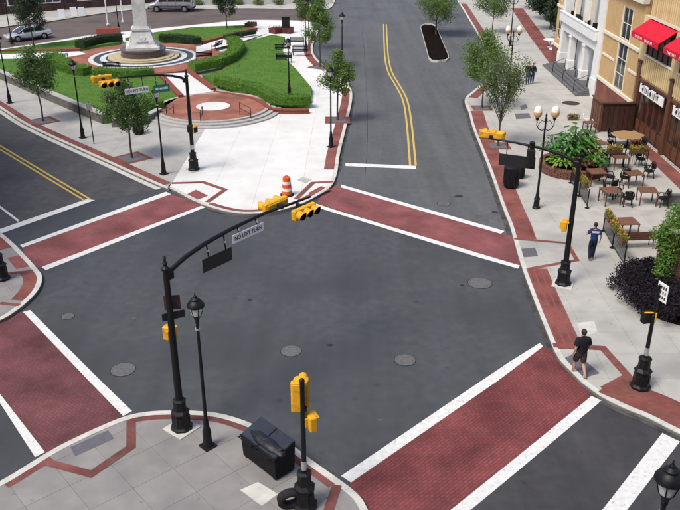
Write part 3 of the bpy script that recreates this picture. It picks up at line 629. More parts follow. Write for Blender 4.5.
def mast(loc, ang, length, label, heads, prof=((0,5.18),(.35,5.36),(.8,5.5),(1.5,5.63),(2.6,5.73),(4.0,5.77),(6.2,5.66),(9,5.5))):
    t = thing('mast_arm_signal', label, 'traffic signal', loc, ang, 'mast arm traffic signals')
    pedestal(t)
    MB().lathe([(.115, 1.0), (.085, 5.35), (.12, 5.36), (.12, 5.42), (.075, 5.45), (.05, 5.5), (.075, 5.56), (.04, 5.62), (.03, 5.68), (.055, 5.72), (.01, 5.79)], 12).out('pole', 'black_paint', t, 40)
    MB().box((.1, 0, 5.18), (.24, .2, .26), 0, .03).out('arm_bracket', 'black_paint', t)
    def za(s):
        for (a, za_), (b, zb_) in zip(prof, prof[1:]):
            if a <= s <= b: return za_+(zb_-za_)*(s-a)/(b-a)
        return prof[-1][1]
    pts = [(s*length/24, 0, za(s*length/24)) for s in range(25)]
    MB().tube(pts, [.075-.038*i/24 for i in range(25)], 10).out('arm', 'black_paint', t, 50)
    for (s, y, dz, rot) in heads:
        h = signal_head(t, T((s, y, za(s)+dz)) @ Rz(rot))
        MB().tube([(s, 0, za(s)), (s, y*.6, za(s)+dz)], .03, 6).out('bracket', 'black_paint', h)
        MB().box((s, y*.35, za(s)+dz*.5), (.14, .2, .16), 0, .02).out('mount', 'black_matte', h)
    return t, za
base = P(182, 428, ZS); AF = radians(51.5)
def along(root, px, py, z):
    v = P(px, py, z)-root.location; a = root.rotation_euler.z
    return v.x*cos(a)+v.y*sin(a)
mf, za = mast(base, AF, 6.15, 'near mast arm signal curving over the road from the lower left kerb', [(5.45, -.32, -.25, 0), (4.82, .34, -.03, pi)])
s0, s1 = along(mf, 235, 247, 5.35), along(mf, 272, 232, 5.45); arm_sign(mf, s0, s1, 5.56, .28, 'NO LEFT TURN', zarm=za)
s0, s1 = along(mf, 198, 272, 4.9), along(mf, 231, 257, 5.0); arm_sign(mf, s0, s1, 5.22, .42, m='sign_back', zarm=za)
ps = ped_signal(mf, Rz(-AF) @ T((-.12, .24, 3.2)) @ Rz(radians(160)))
pn = MB().box((0, 0, 0), (.66, .02, .24), 0, .004, Rz(-AF) @ T((.06, .12, 3.85)) @ Rz(radians(26))).out('street_sign', 'sign_back', mf)
pn = MB().box((0, 0, 0), (.46, .02, .46), 0, .004, Rz(-AF) @ T((.05, .16, 4.25)) @ Rz(radians(10))).out('sign_panel', 'faded_sign', mf)
MB().box((0, 0, 0), (.12, .12, .42), 0, .02, Rz(-AF) @ T((-.04, .14, 4.15))).out('controller_box', 'black_matte', mf)

mt, za = mast(P(194, 170, ZS), radians(-146), 3.8, 'far mast arm signal at the plaza corner reaching over the left street', [(4.40, .34, -.13, pi), (4.55, -.28, .03, 0)])
arm_sign(mt, 2.25, 3.55, 5.16, .30, 'NO LEFT TURN', facing=1, zarm=za, y=.1)
g = arm_sign(mt, 1.05, 1.98, 5.15, .42, None, facing=1, m='sign_green', zarm=za, y=.1)
a_, b_ = 1.05, 1.98
for k in range(9):
    MB().box((a_+(b_-a_)*(.16+.085*k), .113, 4.94), (.055, .004, R.choice((.09, .13))), 0).out('lettering', 'sign_white', g)
ped_signal(mt, Rz(radians(146)) @ T((.22, -.1, 2.45)) @ Rz(radians(60)))
MB().box((0, 0, 0), (.34, .26, .44), 0, .05, Rz(radians(146)) @ T((.02, -.2, 2.5))).out('controller_box', 'black_matte', mt)
MB().lathe([(.12, 0), (.12, .25)], 10, (0, 0, 1.25)).out('pole_band', 'galv', mt)

mr, za = mast(P(563, 284, ZS), radians(156), 3.6, 'mast arm signal on the cafe pavement reaching left over the road', [(3.5, -.16, .12, 0)])
arm_sign(mr, 1.68, 3.12, 5.18, .48, m='sign_back', zarm=za, y=-.1)
MB().box((1.85, .06, 5.2), (.30, .24, .7), .4, .04).out('signal_back', 'black_matte', mr)
MB().box((1.85, -.0, 5.70), (.2, .2, .3), .4, .04).out('detector_camera', 'black_paint', mr)
ped_signal(mr, Rz(-radians(156)) @ T((-.24, .05, 2.6)) @ Rz(radians(75)))

def signal_post(loc, label, h=4.0, rz=0):
    t = thing('signal_post', label, 'traffic signal', loc, rz); pedestal(t, False, 1.1)
    MB().lathe([(.07, 1.1), (.06, h-.05), (.075, h-.04), (.06, h+.02), (.01, h+.06)], 12).out('pole', 'black_paint', t, 40)
    MB().lathe([(.075, 1.24), (.075, 1.52)], 12).out('pole_band', 'galv', t, 40)
    return t
sp = signal_post(P(305, 506, ZS), 'near signal post with upright yellow signal at the bottom kerb')
h = signal_head(sp, T((-.14, .10, 3.44)) @ Rz(radians(176)) @ Matrix.Scale(.84, 4), True); MB().box((-.07, .04, 3.75), (.2, .06, .06)).out('bracket', 'black_paint', h)
h = signal_head(sp, T((.01, .30, 3.42)) @ Rz(radians(182)) @ Matrix.Scale(.84, 4), True); MB().box((.05, .05, 3.1), (.1, .16, .06)).out('bracket', 'black_paint', h)
ped_signal(sp, T((.2, .06, 2.72)) @ Rz(radians(115)))
sp2 = signal_post(P(640, 387, ZS), 'short crossing post with white sign beside the mulch bed', 2.7)
MB().lathe([(.05, 2.6), (.045, 3.75)], 10).out('sign_stem', 'black_paint', sp2)
Mx = T((.10, -.07, 3.55)) @ Rz(radians(-70)) 
sg = MB().box((0, 0, 0), (.46, .02, .62), 0, .01, Mx).out('sign_panel', 'sign_white', sp2)
for r_ in range(3):
    for q in range(4): MB().box((-.145+q*.095, -.013, .17-.17*r_), (.05, .004, .10), 0, 0, Mx).out('lettering', 'ink', sg)
MB().box((-.14, -.02, 2.80), (.34, .05, .04), 0, .01).out('bracket', 'signal_yellow', sp2); MB().box((.05, -.06, 2.66), (.045, .06, .30), 0, .01).out('bracket', 'signal_yellow', sp2)
ps = MB().box((-.16, .10, 2.58), (.34, .22, .40), .25, .03).out('pedestrian_signal', 'black_matte', sp2)
sp3 = signal_post(P(2, 279, ZS), 'black signal post base on the leftmost corner island, cut by the frame', 4.0)

# lantern lamp posts
def lamp_post(loc, label, h=5.1, s=1.0):
    t = thing('lamp_post', label, 'street lamp', loc, 0, 'lantern street lamps')
    MB().box((0, 0, .02), (.40, .40, .06), radians(45), .01).out('foot_plate', 'black_paint', t)
    MB().lathe([(.17, .05), (.15, .12), (.13, .3), (.13, .55), (.09, .7), (.075, .95), (.055, 1.0)], 12).out('base', 'black_paint', t, 35)
    k = h-5.1
    MB().lathe([(.055, 1.0), (.042, 4.18+k), (.06, 4.19+k), (.06, 4.25+k), (.04, 4.27+k)], 12).out('pole', 'black_paint', t, 40)
    l = MB().lathe([(.05, 4.24+k), (.07, 4.30+k), (.115, 4.40+k), (.13, 4.42+k)], 12).out('lantern_cup', 'black_paint', t, 40)
    MB().lathe([(.125, 4.42+k), (.20, 4.68+k)], 12).out('glass', 'glass_lamp', l, 60)
    for i in range(6):
        a = i*pi/3; MB().tube([(.13*cos(a), .13*sin(a), 4.42+k), (.205*cos(a), .205*sin(a), 4.68+k)], .011, 5).out('glazing_bar', 'black_paint', l)
    c = MB().lathe([(.20, 4.67+k), (.245, 4.69+k), (.245, 4.73+k), (.19, 4.82+k), (.125, 4.87+k), (.125, 4.91+k), (.06, 4.96+k)], 16).out('lantern_cap', 'black_paint', t, 35)
    MB().lathe([(.03, 4.95+k), (.05, 4.99+k), (.02, 5.03+k), (.008, h)], 8).out('finial', 'black_paint', c, 40)
    MB().lathe([(.075, 0), (.075, .05)], 10, (0, 0, 3.95+k)).out('collar', 'galv', t)
    return t
lp = lamp_post(P(208, 446, ZS), 'black lantern lamp post beside the near mast arm pole')
dup(lp, P(331, 147, ZS), 0, 'black lantern lamp post on the white plaza edge by the road, nearest the drum')
dup(lp, P(164, 174, ZS), 0, 'black lantern lamp post on the left pavement next to the plaza mast arm signal')
dup(lp, P(83, 138, ZS), 0, 'black lantern lamp post on the left pavement between the two street trees')
dup(lp, P(10, 103, ZS), 0, 'leftmost near lamp post, its lantern outside the frame')
dup(lp, P(342, 72, ZS), 0, 'black lantern lamp post beside the road behind the small plaza tree')
dup(lp, P(12, 44, ZS), 0, 'far lamp post beside the silver car')
dup(lp, P(119, 31, ZS), 0, 'far dark lamp post behind the monument'); dup(lp, P(306, 51, ZS), 0, 'far dark lamp post beside the plaza trees')
lamp_post(P(289.4, 95, ZP), 'slim lamp post standing in the right lawn', 4.35)
_k = .83; _v = ray(674, 460); _t = (15.2-6.75)/-_v.z
lamp_post((_v.x*_t, _v.y*_t, ZS), 'lantern lamp post at the bottom right corner, only its top in view', 6.75-ZS)
def twin_lamp(loc, label, rz=0):
    t = thing('twin_lamp_post', label, 'street lamp', loc, rz, 'twin globe street lamps')
    MB().lathe([(.20, 0), (.20, .06), (.16, .1), (.14, .45), (.16, .5), (.10, .62), (.075, .95), (.06, 1.0)], 12).out('base', 'black_paint', t, 35)
    MB().lathe([(.06, 1.0), (.045, 4.55), (.07, 4.57), (.07, 4.65), (.03, 4.7), (.05, 4.8), (.01, 4.95)], 12).out('pole', 'black_paint', t, 40)
    for s in (-1, 1):
        a = MB().tube([(0, 0, 4.15), (s*.14, 0, 4.05), (s*.30, 0, 4.12), (s*.42, 0, 4.32), (s*.42, 0, 4.62)], .025, 6).tube([(0, 0, 4.5), (s*.2, 0, 4.55), (s*.3, 0, 4.42), (s*.36, 0, 4.25)], .016, 6).out('arm', 'black_paint', t, 50)
        MB().lathe([(.04, 4.55), (.08, 4.62), (.10, 4.70), (.06, 4.72)], 12, (s*.42, 0, 0)).out('cup', 'black_paint', a, 40)
        MB().lathe([(.09, 4.70), (.18, 4.78), (.205, 4.90), (.20, 4.98)], 14, (s*.42, 0, 0), cap=False).out('globe_base', 'globe_amber', a, 60)
        MB().lathe([(.20, 4.98), (.195, 5.08), (.16, 5.18), (.09, 5.25), (.03, 5.27), (.025, 5.32), (.001, 5.33)], 14, (s*.42, 0, 0), cap=False).out('globe', 'globe', a, 60)
    return t
tl = twin_lamp(P(536, 208, ZS), 'nearest twin globe lamp post in front of the round planter')
dup(tl, P(508, 96, ZS), 0, 'twin globe lamp post behind the roadside trees'); dup(tl, P(510, 46, ZS), 0, 'farthest twin globe lamp post, at the top edge')

# bins, drum, tyre
a, b, c = P(243.5, 455.5, ZS), P(277, 482, ZS), P(292.5, 470, ZS)
ax = (b-a); L_ = ax.length; rz = atan2(ax.y, ax.x)
t = thing('wheeled_bin', 'big black wheeled bin with a sloping glossy lid by the near kerb', 'bin', (a+b)/2+Vector((-sin(rz), cos(rz), 0))*((b-c).length/2), rz)
D_ = (b-c).length+.1; bd = MB()
bd.add([(-L_/2+.03,-D_/2+.03,.07),(L_/2-.03,-D_/2+.03,.07),(L_/2-.03,D_/2-.03,.07),(-L_/2+.03,D_/2-.03,.07),(-L_/2,-D_/2,.78),(L_/2,-D_/2,.78),(L_/2,D_/2,1.02),(-L_/2,D_/2,1.02)], [(0,3,2,1),(4,5,6,7),(0,1,5,4),(1,2,6,5),(2,3,7,6),(3,0,4,7)])
bo = bd.out('body', 'bin_black', t)
MB().box((0, -D_/2, .76), (L_+.04, .07, .06), 0, .01).out('rim', 'bin_black', bo)
for x in (-.5, .5):
    lid = MB().box((0, 0, 0), (L_/2-.03, D_+.04, .05), 0, .02, T((x*L_/2, .0, .925)) @ Rx(atan2(.24, D_))).out('lid', 'bin_lid', t)
    MB().tube([(x*L_/2-.3, -D_/2-.05, 0.79), (x*L_/2-.3, -D_/2-.14, 0.83), (x*L_/2+.3, -D_/2-.14, 0.83), (x*L_/2+.3, -D_/2-.05, 0.79)], .018, 6).out('handle', 'bin_black', lid)
for x in (-.42, .42):
    for y in (-.36, .36): MB().lathe([(.07, -.025), (.07, .025)], 12, M=T((x*L_, y*D_/.9, .07)) @ Rx(pi/2)).out('caster', 'rubber', t)
t = thing('rubbish_bag', 'shiny black bag slumped over the front of the near wheeled bin lid', 'bag', (a+b)/2+Vector((-sin(rz), cos(rz), 0))*.2+Vector((cos(rz), sin(rz), 0))*.15+Vector((0, 0, .81)), rz)
mb = MB(); mb.sphere((0, 0, .07), .5, 22, 12, (1.5, .42, .24))
for i, v in enumerate(mb.v):
    k = 1+.09*sin(v[0]*13+v[1]*7)+.05*sin(v[1]*31-v[0]*11); mb.v[i] = (v[0]*k, v[1]*k, .07+(v[2]-.07)*k)
mb.out('bag_body', 'bag_black', t, 50); MB().tube([(.5, 0, .12), (.58, .05, .17), (.63, .02, .15)], [.05, .03, .05], 8).out('knot', 'bag_black', t, 50)

tp = P(291, 512, ZS); t = thing('tyre', 'worn black car tyre propped against the near signal post base', 'tyre', (tp.x-.02, tp.y+.12, ZS), radians(14))
My = T((0, 0, .345)) @ Rx(pi/2+.22)
mb = MB(); pr = []
for i in range(16):
    q = 2*pi*i/16; rr = .255+.085*math.copysign(abs(cos(q))**.6, cos(q)); pr.append((rr, .12*math.copysign(abs(sin(q))**.7, sin(q))))
mb.lathe(pr+[pr[0]], 40, M=My, cap=False).out('carcass', 'rubber', t, 50)
for i in range(40):
    aa = 2*pi*i/40; MB().box((.338*cos(aa), .338*sin(aa), 0), (.016, .035, .17), aa, 0, My).out('tread_block', 'rubber', t)

t = thing('traffic_drum', 'orange and white striped traffic drum on the plaza corner', 'traffic drum', P(287, 195, ZS))
MB().lathe([(.36, 0), (.36, .06), (.30, .09)], 20).out('base', 'rubber', t)
zz = .08; rr = .285
for i, (hh, m_) in enumerate([(.19, 'orange'), (.17, 'reflective'), (.19, 'orange'), (.17, 'reflective'), (.20, 'orange')]):
    MB().lathe([(rr, zz), (rr-.012, zz+hh)], 20, cap=(i == 4)).out('band', m_, t, 40); zz += hh; rr -= .018
MB().tube([(-.1, 0, zz), (-.06, 0, zz+.08), (.06, 0, zz+.08), (.1, 0, zz)], .02, 6).out('handle', 'orange', t)

def litter_bin(loc, label, r=.33, h=1.05, group='round litter bins'):
    t = thing('litter_bin', label, 'litter bin', loc, 0, group)
    MB().lathe([(r*.8, 0), (r*.8, .08), (r*.9, .1), (r, h*.85), (r*.94, h*.87)], 18).out('body', 'black_paint', t, 40)
    for i in range(18):
        q = 2*pi*i/18; MB().box((r*1.0*cos(q), r*1.0*sin(q), h*.46), (.02, .05, h*.72), q).out('slat', 'black_paint', t)
    l = MB().lathe([(r*1.05, h*.86), (r*1.05, h*.92), (r*.75, h), (r*.35, h+.01)], 18, cap=False).out('lid', 'black_paint', t, 40)
    return t
litter_bin(P(510.5, 187, ZS), 'black litter bin on the brick strip below the right mast arm', .42, 1.25)
litter_bin(P(519, 178, ZS), 'smaller black litter bin just behind the one below the mast arm', .28, .9)
litter_bin(P(139, 134, ZS), 'round black litter bin by the retaining wall behind the left street tree', .34, .85)
# sign post, info board
t = thing('sign_post', 'thin post with a small sign on the left pavement', 'sign', P(94, 144, ZS))
MB().lathe([(.035, 0), (.03, 2.7)], 8).out('pole', 'black_paint', t); MB().box((0, -.04, 2.4), (.32, .02, .46), .5, .01).out('sign_panel', 'galv', t)
t = thing('info_board', 'black information kiosk at the far end of the plaza', 'kiosk', P(286, 33, ZS))
MB().box((0, 0, .15), (.6, .3, .3), 0, .02).out('base', 'black_paint', t); MB().box((0, 0, .95), (.85, .22, 1.3), 0, .03).out('panel', 'black_matte', t); MB().box((0, 0, 1.66), (.95, .3, .1), 0, .02).out('cap', 'black_paint', t)
# park benches
def bench(loc, rz, label, m='black_paint', L=1.5, group='black park benches on the square', name='park_bench'):
    t = thing(name, label, 'bench', loc, rz, group)
    for k in range(4): MB().box((0, -.18+k*.12, .45), (L, .09, .035), 0, .008).out('seat_slat', m, t)
    for k in range(3): MB().box((0, .24+k*.025, .56+k*.13), (L, .03, .10), 0, .008).out('back_slat', m, t)
    for x in (-L/2+.1, L/2-.1):
        MB().tube([(x, -.2, 0), (x, -.2, .44), (x, .2, .42), (x, .32, .9)], .022, 6).tube([(x, .2, .42), (x, .26, 0)], .022, 6).out('leg', 'black_paint', t)
        MB().tube([(x, -.2, .44), (x, -.22, .66), (x, .25, .66)], .02, 6).out('arm_rest', 'black_paint', t)
    return t
bq = bench(P(297, 46, ZS), 0, 'black bench on the far plaza, upper right of four')
dup(bq, P(300, 56, ZS), 0, 'black bench on the far plaza, lower right of four'); dup(bq, P(283, 53, ZS), pi, 'black bench at the lawn edge, upper left of four'); dup(bq, P(284, 62.5, ZS), pi, 'black bench at the lawn edge, lower left of four')
dup(bq, P(204, 61, ZP), radians(200), 'black bench in front of the curved hedge right of the monument')
dup(bq, P(217, 50, ZP), radians(250), 'black bench facing the monument at the end of the curved hedge')
dup(bq, P(113, 71.5, ZP), radians(175), 'dark bench in front of the monument circle, left of the path'); dup(bq, P(66, 60, ZP), radians(110), 'dark bench at the left edge of the monument terrace')
# hand rails
def rail(p0, p1, z0, z1, label):
    a, b = Vector((*P2(*p0, z0), z0)), Vector((*P2(*p1, z1), z1))
    t = thing('hand_rail', label, 'railing', a, 0, 'step hand rails'); d = b-a
    MB().tube([(0, 0, 0), (0, 0, .9), (d.x, d.y, d.z+.9), (d.x, d.y, d.z)], .028, 6).out('rail', 'black_paint', t); MB().tube([(0, 0, .5), (d.x, d.y, d.z+.5)], .02, 6).out('mid_rail', 'black_paint', t)
rail((167,118), (174,114), ZS, ZP, 'dark hand rail on the left of the curved steps'); rail((201,125.5), (203,119), ZS, ZP, 'dark hand rail in the middle of the curved steps'); rail((251,121), (240,115), ZS, ZP, 'dark hand rail at the right of the curved steps')
# flag poles
for px, py in ((108, 25), (123, 22)):
    t = thing('flag_pole', 'white flag pole behind the monument, '+('left' if px < 115 else 'right')+' of the pair', 'flag pole', P(px, py, ZS), 0, 'white flag poles')
    MB().lathe([(.09, 0), (.05, 9)], 10).out('pole', 'white_paint', t, 40); MB().lathe([(.2, 0), (.2, .12), (.1, .2)], 12).out('base', 'granite_white', t); MB().sphere((0, 0, 9.06), .1).out('ball', 'globe_amber', t)
for i, (px, py) in enumerate(((62, 18), (74, 16), (82, 16))):
    t = thing('sandwich_board', 'white folding board outside the far shop, '+('left', 'middle', 'right')[i]+' of three', 'sign board', P(px, py, ZS), .5, 'white boards outside the far shop')
    for s in (-1, 1): MB().box((0, 0, 0), (.75, .04, 1.05), 0, .01, T((0, s*.16, .53)) @ Rx(s*.22)).out('board', 'sign_white', t)
# ================================================================== VEGETATION
def leaf_blob(mb, c, rad, n, size, rnd, up=.3, sz=(1,1,1)):
    for _ in range(n):
        u = Vector((rnd.gauss(0,1), rnd.gauss(0,1), rnd.gauss(0,1))).normalized(); q = rad*(rnd.random()**.45)
        p = Vector(c)+Vector((u.x*q*sz[0], u.y*q*sz[1], u.z*q*sz[2]))
        nrm = (Vector((rnd.gauss(0,1), rnd.gauss(0,1), rnd.gauss(0,1)+up))+u*.6).normalized()
        t = nrm.orthogonal().normalized(); t = (Matrix.Rotation(rnd.uniform(0, 6.3), 3, nrm) @ t); b = nrm.cross(t)
        l = size*rnd.uniform(.7, 1.35); w_ = l*.55
        mb.add([p-t*l*.5, p+b*w_*.5-nrm*l*.06, p+t*l*.5, p-b*w_*.5-nrm*l*.06], [(0,1,2,3)])
def tree(px, py, z, htop, zbot, width, m, label, seed, n=2600, leaf=.15, lean=(0,0), vase=False, name='street_tree', group='young street trees', trunk=.06, loc=None):
    rnd = random.Random(seed); base = loc or P(px, py, z)
    t = thing(name, label, 'tree', base, 0, group); H = htop-z; hb = zbot-z
    tr = MB(); tips = []
    top = Vector((lean[0], lean[1], hb+(H-hb)*(.25 if vase else .75)))
    pts = [Vector((0,0,-.05)), Vector((rnd.uniform(-.03,.03), rnd.uniform(-.03,.03), hb*.5)), Vector((lean[0]*.4+rnd.uniform(-.04,.04), lean[1]*.4, hb)), top]
    tr.tube(pts, [trunk*1.25, trunk*.95, trunk*.85, trunk*.3], 8)
    width *= 1.0 if vase else 1.18; n = int(n*3.0); leaf *= .82
    nb = 15 if vase else 16
    for i in range(nb):
        q = (i+.5)/nb; a = i*2.399+rnd.uniform(-.4,.4)
        s = hb*.92+(top.z-hb*.92)*q*(.5 if vase else .9); p0 = pts[2].lerp(top, max(0, (s-hb)/(max(.1, top.z-hb)))) if s > hb else Vector((lean[0]*.4, lean[1]*.4, s))
        if vase: rr = width/2*rnd.uniform(.25, 1.0); e = p0+Vector((cos(a)*rr, sin(a)*rr, (H-p0.z)*rnd.uniform(.65, 1.0)*(1-.25*rr/width)))
        else:
            prof = sin(pi*min(1, .22+.78*q))**.6; rr = width/2*prof*rnd.uniform(.62, .98)
            e = p0+Vector((cos(a)*rr, sin(a)*rr, (H-hb)*rnd.uniform(.14, .34)))
            e.z = min(e.z, H-.1)
        mid = p0.lerp(e, .5)+Vector((0, 0, -.10 if not vase else .12))
        tr.tube([p0, mid, e], [trunk*.42, trunk*.28, trunk*.10], 5); tips += [(e, 1), (mid.lerp(e, .55), .9), (mid, .75)]
        for _ in range(2):
            f = mid.lerp(e, rnd.uniform(.2, .8))+Vector((rnd.uniform(-.3,.3), rnd.uniform(-.3,.3), rnd.uniform(.05,.35)))*width*.28
            f.z = min(f.z, H); tr.tube([mid.lerp(e, .3), f], [trunk*.2, trunk*.07], 4); tips.append((f, .8))
    tips.append((top+Vector((0, 0, (H-top.z)*.8)), .9)); tips.append((top, .9))
    tr.out('trunk', 'bark', t, 60); cr = MB(); per = n//len(tips)
    for p, k in tips:
        leaf_blob(cr, p, width*.175*k*rnd.uniform(.75, 1.25), int(per*rnd.uniform(.5, 1.5)), leaf, rnd, sz=(1, 1, 1.0 if not vase else 1.5))
    cr.out('crown', m, t)
    return t
tree(132, 158, ZS, 4.65, 1.9, 2.7, 'leaf_b', 'young leafy tree in a brick framed pit beside the left street, nearer one', 1)
tree(43, 121, ZS, 5.0, 2.1, 2.7, 'leaf_b', 'young tree in a brick framed pit by the retaining wall, farther along the left street', 2)
tree(34, 47, ZP, 6.2, 2.1, 3.0, 'leaf_d', 'dark green tree behind the silver car at the top left', 3, 3600)
tree(227, 28, ZP, 5.6, 1.6, 2.9, 'leaf_d', 'dark tree on the upper lawn right of the van', 4, 3200)
tree(309, 49, ZS, 6.4, 2.8, 3.0, 'leaf_b', 'dark tree at the far plaza beside the lamp post', 5, 2800)
tree(320, 67, ZS, 5.5, 2.1, 2.5, 'leaf_a', 'bright green tree by the parking bay of the plaza', 6, 3000)
tree(337.6, 120, ZS, 4.75, 1.95, 2.2, 'leaf_a', 'small light green tree behind the plaza edge lamp post', 7, 2200)
tree(436, 34, .15, 6.6, 1.2, 4.6, 'leaf_a', 'broad green tree on the mulched road island', 8, 5200, trunk=.1)
tree(482, 108, ZS, 5.6, 2.0, 3.2, 'leaf_a', 'green street tree on the brick strip right of the road', 9, 3400)
tree(498, 146, ZS, 5.9, 1.6, 3.2, 'leaf_c', 'thin grey green vase shaped street tree nearest the twin lamps', 10, 2900, .13, vase=True)
tree(492, 33, ZS, 5.0, 1.7, 3.3, 'leaf_a', 'leafy street tree at the top right beside the far parking bay', 11, 3200)
for i, (x, y, h, wd) in enumerate(((22.6, 78.5, 5.5, 3.6), (23.2, 84.5, 6.5, 4.2), (23.4, 91, 6.5, 4.4), (24.5, 98, 7, 5), (25.5, 106, 7, 5.5))):
    tree(0, 0, 0, h, 1.0, wd, 'leaf_d', 'dark shady tree beyond the yellow building, %s in the row' % ('nearest', 'second nearest', 'third nearest', 'second farthest', 'farthest')[i], 20+i, 4500, .28, name='shade_tree', group='shade trees beyond the yellow building', trunk=.14, loc=(x, y, ZS))
# tree pits
def pit(px, py, s, walk, ang):
    c = P(px, py, ZS); ca, sa = cos(radians(ang)), sin(radians(ang))
    def sq(h, z, m, nm): MB().add([(c.x+ca*x*h-sa*y*h, c.y+sa*x*h+ca*y*h, z) for x, y in ((-1,-1),(1,-1),(1,1),(-1,1))], [(0,1,2,3)]).out(nm, m, walk.o)
    sq(s*1.45, ZS+.010, 'band', 'brick_frame'); sq(s, ZS+.014, 'iron', 'tree_grate')
pit(132, 158, .62, S3, -47); pit(43, 121, .62, S3, -47); pit(337.6, 120, .6, S3, 0); pit(320, 67, .6, S3, -30); pit(482, 108, .5, S2, 0); pit(498, 146, .5, S2, 0)
sheet([(515,113.5),(529,113),(531,118),(516,119)], ZS+.006, 'utility_slab', 'tactile_grey', S2.o)
sheet([(520,106),(526,104),(528,108),(521,110)], ZS+.006, 'utility_slab', 'tactile_grey', S2.o)
def hedge(px, wd, h, z0, m, label, seed, leaf=.085, dens=260, name='hedge'):
    rnd = random.Random(seed); L = smooth_line([P2(*p, z0) for p in px], 4) if len(px) > 2 else [Vector(P2(*p, z0)) for p in px]
    o0 = L[0].copy(); t = thing(name, label, 'hedge', (o0.x, o0.y, z0)); L = [p-o0 for p in L]
    core = MB(); strip(core, offset_line(L, -wd*.42), offset_line(L, wd*.42), 0, h*.9); core.out('stems', m, t)
    mb = MB(); A = offset_line(L, -wd/2); B = offset_line(L, wd/2)
    for i in range(len(L)-1):
        ln = (L[i+1]-L[i]).length
        for _ in range(int(ln*dens*(wd+2*h))):
            u = rnd.random(); q = rnd.random()*(wd+2*h); jit = .06
            if q < h: p = A[i].lerp(A[i+1], u); z = q; nn = Vector(((A[i]-L[i]).normalized().x, (A[i]-L[i]).normalized().y, .3))
            elif q < h+wd: f = (q-h)/wd; p = A[i].lerp(A[i+1], u).lerp(B[i].lerp(B[i+1], u), f); z = h*(1-.25*(2*f-1)**6); nn = Vector((0,0,1))
            else: p = B[i].lerp(B[i+1], u); z = q-h-wd; nn = Vector(((B[i]-L[i]).normalized().x, (B[i]-L[i]).normalized().y, .3))
            p = Vector((p.x+rnd.gauss(0, jit), p.y+rnd.gauss(0, jit), z+rnd.gauss(0, jit)))
            nn = (nn+Vector((rnd.gauss(0,.6), rnd.gauss(0,.6), rnd.gauss(0,.6)))).normalized(); tt = Matrix.Rotation(rnd.uniform(0,6.3), 3, nn) @ nn.orthogonal().normalized(); bb = nn.cross(tt)
            l = leaf*rnd.uniform(.6, 1.3); mb.add([p-tt*l*.5, p+bb*l*.3, p+tt*l*.5, p-bb*l*.3], [(0,1,2,3)])
    mb.out('foliage', m, t); return t
hedge([(192,71),(205,68.5),(222,64.5),(233,58),(238,50),(232,43.5)], 1.2, .75, ZP, 'hedge_leaf', 'bright clipped hedge curving beside the monument terrace, right side', 31, dens=300)
hedge([(218,84),(232,87.5),(250,91),(265,97),(273,102.5),(292,104),(310,103)], .9, .65, ZP, 'hedge_leaf', 'bright clipped hedge along the lawn behind the brick circle', 32, dens=320)
hedge([(95,75),(112,76),(135,76.5),(152,74.5)], 1.1, .6, ZP, 'hedge_leaf', 'green clipped hedge in front of the monument circle', 33, dens=300)
hedge([(52,60),(60,66),(72,72),(88,75)], 1.3, .7, ZP, 'hedge_leaf', 'green hedge at the left edge of the monument terrace', 34, dens=300)
hedge([(80,48),(95,43.5),(110,41.5),(122,40.5)], 1.2, .7, ZP, 'hedge_dark', 'dark hedge behind the monument on the left', 35, dens=200)
hedge([(160,40.5),(175,40.5),(190,42),(197,43.5)], 1.2, .6, ZP, 'hedge_dark', 'dark hedge behind the monument on the right', 36, dens=200)
hedge([(138,113),(150,110),(160,107)], 1.0, .6, ZP, 'hedge_leaf', 'short green hedge beside the curved steps', 37, dens=300)
hedge([(247,26),(255,26.5)], 1.3, .45, ZP, 'leaf_red', 'reddish low planting at the tip of the upper lawn', 38, dens=200, name='flower_bed')
hedge([(240,36.5),(255,33.5)], .5, .4, ZP, 'hedge_dark', 'low dark planting edging the right lawn along the path', 39, dens=200)
hedge([(272,33.5),(280,32.5),(292,33)], 1.3, .6, ZS, 'leaf_red', 'dark reddish planting bed beside the black kiosk', 40, dens=200, name='flower_bed')
hedge([(225,39),(240,35.5)], .5, .4, ZP, 'hedge_dark', 'low dark planting along the far path', 41, dens=200)
def shrub(loc, r, h, m, label, seed, n=1800, leaf=.10, group=None, cat='shrub', name='shrub', sz=1.0):
    rnd = random.Random(seed); t = thing(name, label, cat, loc, 0, group); mb = MB(); st = MB()
    for i in range(12):
        a = i*2.4; q = r*math.sqrt((i+.5)/12); c = Vector((cos(a)*q, sin(a)*q*sz, h*(.62-.25*(q/r)**2)*rnd.uniform(.8, 1.15)))
        leaf_blob(mb, c, r*.42, n//12, leaf, rnd, sz=(1, 1, min(1, h/r*.95))); st.tube([(0,0,0), c*.6, c], [.03, .02, .006], 5)
    st.out('stems', 'bark', t); mb.out('foliage', m, t); return t
for i, (px, py, r) in enumerate(((632, 292, .85), (645, 309, .9), (668, 316, 1.0), (692, 318, .9), (660, 292, .7), (637, 279, .75), (650, 273, .6))):
    shrub(P(px, py, ZS), r, r*1.15, 'leaf_purple', 'black leaved mounded shrub, %s in the dark bed round the ivy pier' % ('leftmost', 'front left', 'front right', 'rightmost', 'middle one', 'rear left', 'rearmost')[i], 50+i, 3000, .09, 'dark shrubs round the ivy pier')
tag(MB().lathe([(2.4, 0), (2.3, .05), (.1, .09)], 24, (13.9, 27.9, ZS+.001), Matrix.Identity(4), cap=False).out('mulch_bed', 'mulch'), kind='structure')
